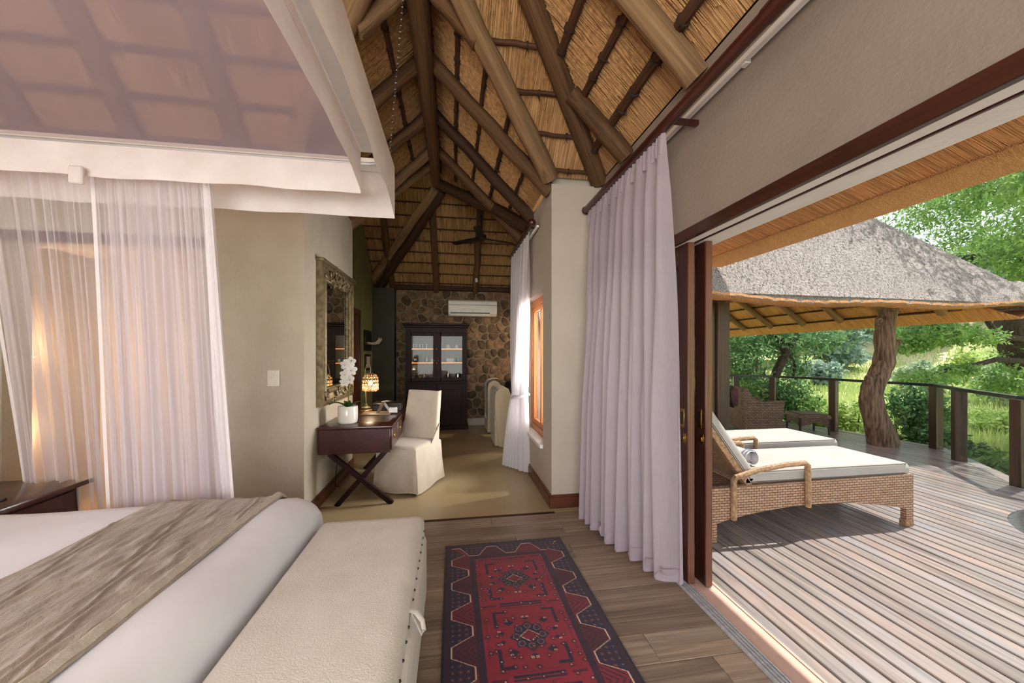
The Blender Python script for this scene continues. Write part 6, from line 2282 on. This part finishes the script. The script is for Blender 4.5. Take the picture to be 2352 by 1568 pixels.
# leaning weeping tree on the left
b_ = pix(1765, 960, 13.0)
gx = (b_[0], b_[1], ground_z(b_[0], b_[1]))
cl = [(pix(1700, 795, 13), (1.0, 1.2, 0.9), 1.2), (pix(1740, 770, 13.5), (1.2, 1.2, 0.7), 1.2), (pix(1790, 770, 13.5), (1.1, 1.1, 0.6), 1.0), (pix(1850, 770, 13.8), (1.1, 1.1, 0.6), 0.9),
      (pix(1690, 860, 12.5), (0.7, 0.8, 0.9), 0.8), (pix(1735, 870, 12.8), (0.6, 0.7, 0.8), 0.6), (pix(1830, 840, 13), (0.5, 0.5, 0.6), 0.35), (pix(1900, 775, 14), (0.9, 0.9, 0.5), 0.5), (pix(1760, 740, 14), (2.5, 1.4, 0.9), 1.6)]
plant('tree', 'weeping green tree with forked leaning trunk at the left of the view', 'tree', gx, cl, 12000, 0.15, 'leaf_b',
      [([gx, pix(1768, 900, 13), pix(1785, 850, 13), pix(1805, 808, 13), pix(1790, 780, 13), pix(1770, 750, 13)], [0.16, 0.15, 0.14, 0.15, 0.11, 0.07]),
       ([pix(1805, 808, 13), pix(1830, 770, 13.2), pix(1850, 730, 13.3)], [0.12, 0.09, 0.05]),
       ([pix(1806, 806, 13), pix(1826, 835, 12.9), pix(1822, 860, 12.8), pix(1850, 905, 12.6), pix(1870, 930, 12.5)], [0.07, 0.055, 0.045, 0.04, 0.02])], None, 0.38, 51, droop=0.25)
# big dark tree on the right with reaching branches
b_ = pix(2420, 960, 14.0)
gx = (b_[0], b_[1], ground_z(b_[0], b_[1]))
cl = [(pix(2150, 765, 13), (1.1, 1.1, 0.45), 1.0), (pix(2080, 790, 13.5), (0.8, 0.8, 0.4), 0.6), (pix(2230, 775, 13), (1.0, 1.0, 0.4), 0.7), (pix(2340, 870, 13), (1.0, 1.0, 0.5), 0.7),
      (pix(2290, 890, 13.5), (0.9, 0.9, 0.35), 0.5), (pix(2130, 870, 12), (0.8, 0.8, 0.3), 0.5), (pix(2200, 850, 12.5), (0.6, 0.6, 0.25), 0.4), (pix(2100, 730, 14), (1.6, 1.6, 0.8), 1.0), (pix(2350, 820, 14), (1.0, 1.0, 0.7), 0.7)]
plant('tree', 'big dark trunked tree at the right with branches reaching over the clearing', 'tree', gx, cl, 9000, 0.15, 'leaf_a',
      [([gx, pix(2385, 900, 14), pix(2355, 845, 14), pix(2335, 800, 14), pix(2325, 750, 14), pix(2340, 690, 14), pix(2370, 600, 14)], [0.45, 0.42, 0.40, 0.46, 0.50, 0.42, 0.3]),
       ([pix(2360, 780, 13.6), pix(2300, 772, 13.3), pix(2230, 773, 13), pix(2160, 758, 13), pix(2110, 735, 13)], [0.11, 0.09, 0.07, 0.05, 0.03]),
       ([pix(2360, 830, 13.6), pix(2290, 825, 13.2), pix(2240, 838, 13), pix(2180, 848, 12.6), pix(2140, 862, 12.3), pix(2128, 880, 12)], [0.10, 0.09, 0.085, 0.07, 0.06, 0.03]),
       ([pix(2290, 770, 13.3), pix(2270, 740, 13.2), pix(2255, 700, 13.2)], [0.10, 0.08, 0.05])], None, 0.38, 52)
# overhanging crown above the thatch
b_ = spot(2560, 10.0)
gx = (b_[0], b_[1], ground_z(b_[0], b_[1]))
cl = []
for (u, v, zc, r_, w_) in ((2120, 500, 15, 1.6, 1.0), (2180, 470, 14, 1.5, 1.0), (2260, 440, 13, 1.4, 1.0), (2340, 420, 12, 1.5, 1.1), (2230, 545, 14, 1.2, 0.9), (2320, 590, 12, 1.0, 0.9), (2390, 520, 11, 1.4, 1.2),
                            (2420, 330, 9.0, 1.3, 1.1), (2470, 300, 8.0, 1.3, 1.1), (2300, 380, 12, 1.4, 0.8), (2370, 620, 12, 0.9, 0.7), (2480, 430, 8.5, 1.4, 1.2), (2150, 420, 15, 1.5, 0.6), (2400, 420, 8.3, 1.0, 0.9)):
    cl.append((pix(u, v, zc), (r_, r_, r_ * 0.62), w_))
cl.append(((10.2, 5.7, 6.0), (1.1, 1.1, 0.6), 0.5))
cl.append(((9.7, 6.7, 6.9), (1.2, 1.2, 0.6), 0.5))
plant('tree', 'tall tree spreading bright leaves against the sky above the grey thatch', 'tree', gx, cl, 15000, 0.17, 'leaf_a',
      [([gx, (gx[0], gx[1], 2.0), pix(2520, 420, 10.2), pix(2480, 300, 10.4)], [0.28, 0.24, 0.18, 0.1]),
       ([pix(2520, 420, 10.2), pix(2420, 520, 11), pix(2340, 600, 12)], [0.12, 0.08, 0.04]),
       ([pix(2500, 360, 10.3), pix(2380, 430, 12), pix(2260, 480, 14)], [0.12, 0.07, 0.03])], None, 0.36, 53)
# bushes out on the grass
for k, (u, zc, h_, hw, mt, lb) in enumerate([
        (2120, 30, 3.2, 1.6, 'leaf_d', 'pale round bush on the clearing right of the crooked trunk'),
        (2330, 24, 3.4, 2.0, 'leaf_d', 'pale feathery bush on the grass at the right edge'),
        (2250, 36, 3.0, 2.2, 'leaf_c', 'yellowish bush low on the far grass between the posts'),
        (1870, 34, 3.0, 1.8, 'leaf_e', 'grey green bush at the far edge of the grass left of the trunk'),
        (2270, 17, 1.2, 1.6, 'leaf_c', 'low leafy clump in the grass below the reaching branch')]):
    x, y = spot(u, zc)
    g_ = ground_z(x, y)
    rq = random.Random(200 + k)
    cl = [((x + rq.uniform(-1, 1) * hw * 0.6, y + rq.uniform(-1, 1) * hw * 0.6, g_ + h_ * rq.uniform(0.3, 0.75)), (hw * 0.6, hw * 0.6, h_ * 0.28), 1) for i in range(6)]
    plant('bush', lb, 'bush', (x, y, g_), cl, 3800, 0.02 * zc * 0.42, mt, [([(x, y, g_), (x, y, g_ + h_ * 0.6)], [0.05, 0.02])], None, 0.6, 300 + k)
# far treeline on the bank
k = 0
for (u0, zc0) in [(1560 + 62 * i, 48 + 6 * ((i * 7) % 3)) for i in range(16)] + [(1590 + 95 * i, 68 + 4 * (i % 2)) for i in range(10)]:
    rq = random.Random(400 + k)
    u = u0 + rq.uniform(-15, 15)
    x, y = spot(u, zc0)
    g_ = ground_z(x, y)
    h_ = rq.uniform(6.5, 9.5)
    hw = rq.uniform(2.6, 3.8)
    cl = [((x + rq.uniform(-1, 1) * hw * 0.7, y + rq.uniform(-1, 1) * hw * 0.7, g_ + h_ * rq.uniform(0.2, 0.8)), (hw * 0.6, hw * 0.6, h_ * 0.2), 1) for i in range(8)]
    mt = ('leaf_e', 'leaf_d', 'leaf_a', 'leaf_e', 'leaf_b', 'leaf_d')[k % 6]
    plant('far_tree', {'leaf_e': 'hazy blue green tree in the far treeline across the clearing', 'leaf_d': 'haze-paled grey green tree in the far treeline across the clearing', 'leaf_a': 'fresh green tree in the far treeline across the clearing', 'leaf_b': 'dark green tree in the far treeline across the clearing'}[mt], 'tree', (x, y, g_), cl, 2600, 0.75, mt, [([(x, y, g_), (x, y, g_ + h_ * 0.6)], [0.2, 0.1])], 'far treeline trees', 0.6, 500 + k)
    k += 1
# grass tufts on the clearing
r = np.random.default_rng(9)
n = 26000
uu = r.uniform(1600, 2500, n)
zz = 13 + 36 * r.random(n) ** 1.3
xc = (uu - 1176) / 860 * zz
gx_, gy_ = xc * math.cos(TH0) + zz * math.sin(TH0), -xc * math.sin(TH0) + zz * math.cos(TH0)
gz_ = np.array([ground_z(a, b) for a, b in zip(gx_, gy_)])
hh_ = 0.25 + 0.5 * r.random(n)
wd = 0.02 + 0.05 * r.random(n)
ang = r.uniform(0, PI, n)
base_ = np.stack([gx_, gy_, gz_], 1)
sd = np.stack([np.cos(ang) * wd, np.sin(ang) * wd, np.zeros(n)], 1)
tip = base_ + np.stack([r.normal(0, 0.12, n), r.normal(0, 0.12, n), hh_], 1)
v = np.stack([base_ - sd, base_ + sd, tip], 1).reshape(-1, 3)
o = fast_mesh('meadow_grass', v, np.arange(n * 3).reshape(n, 3), 'blade', None)
tag(o, 'tall yellow green grass growing over the clearing', 'grass', None, 'stuff')
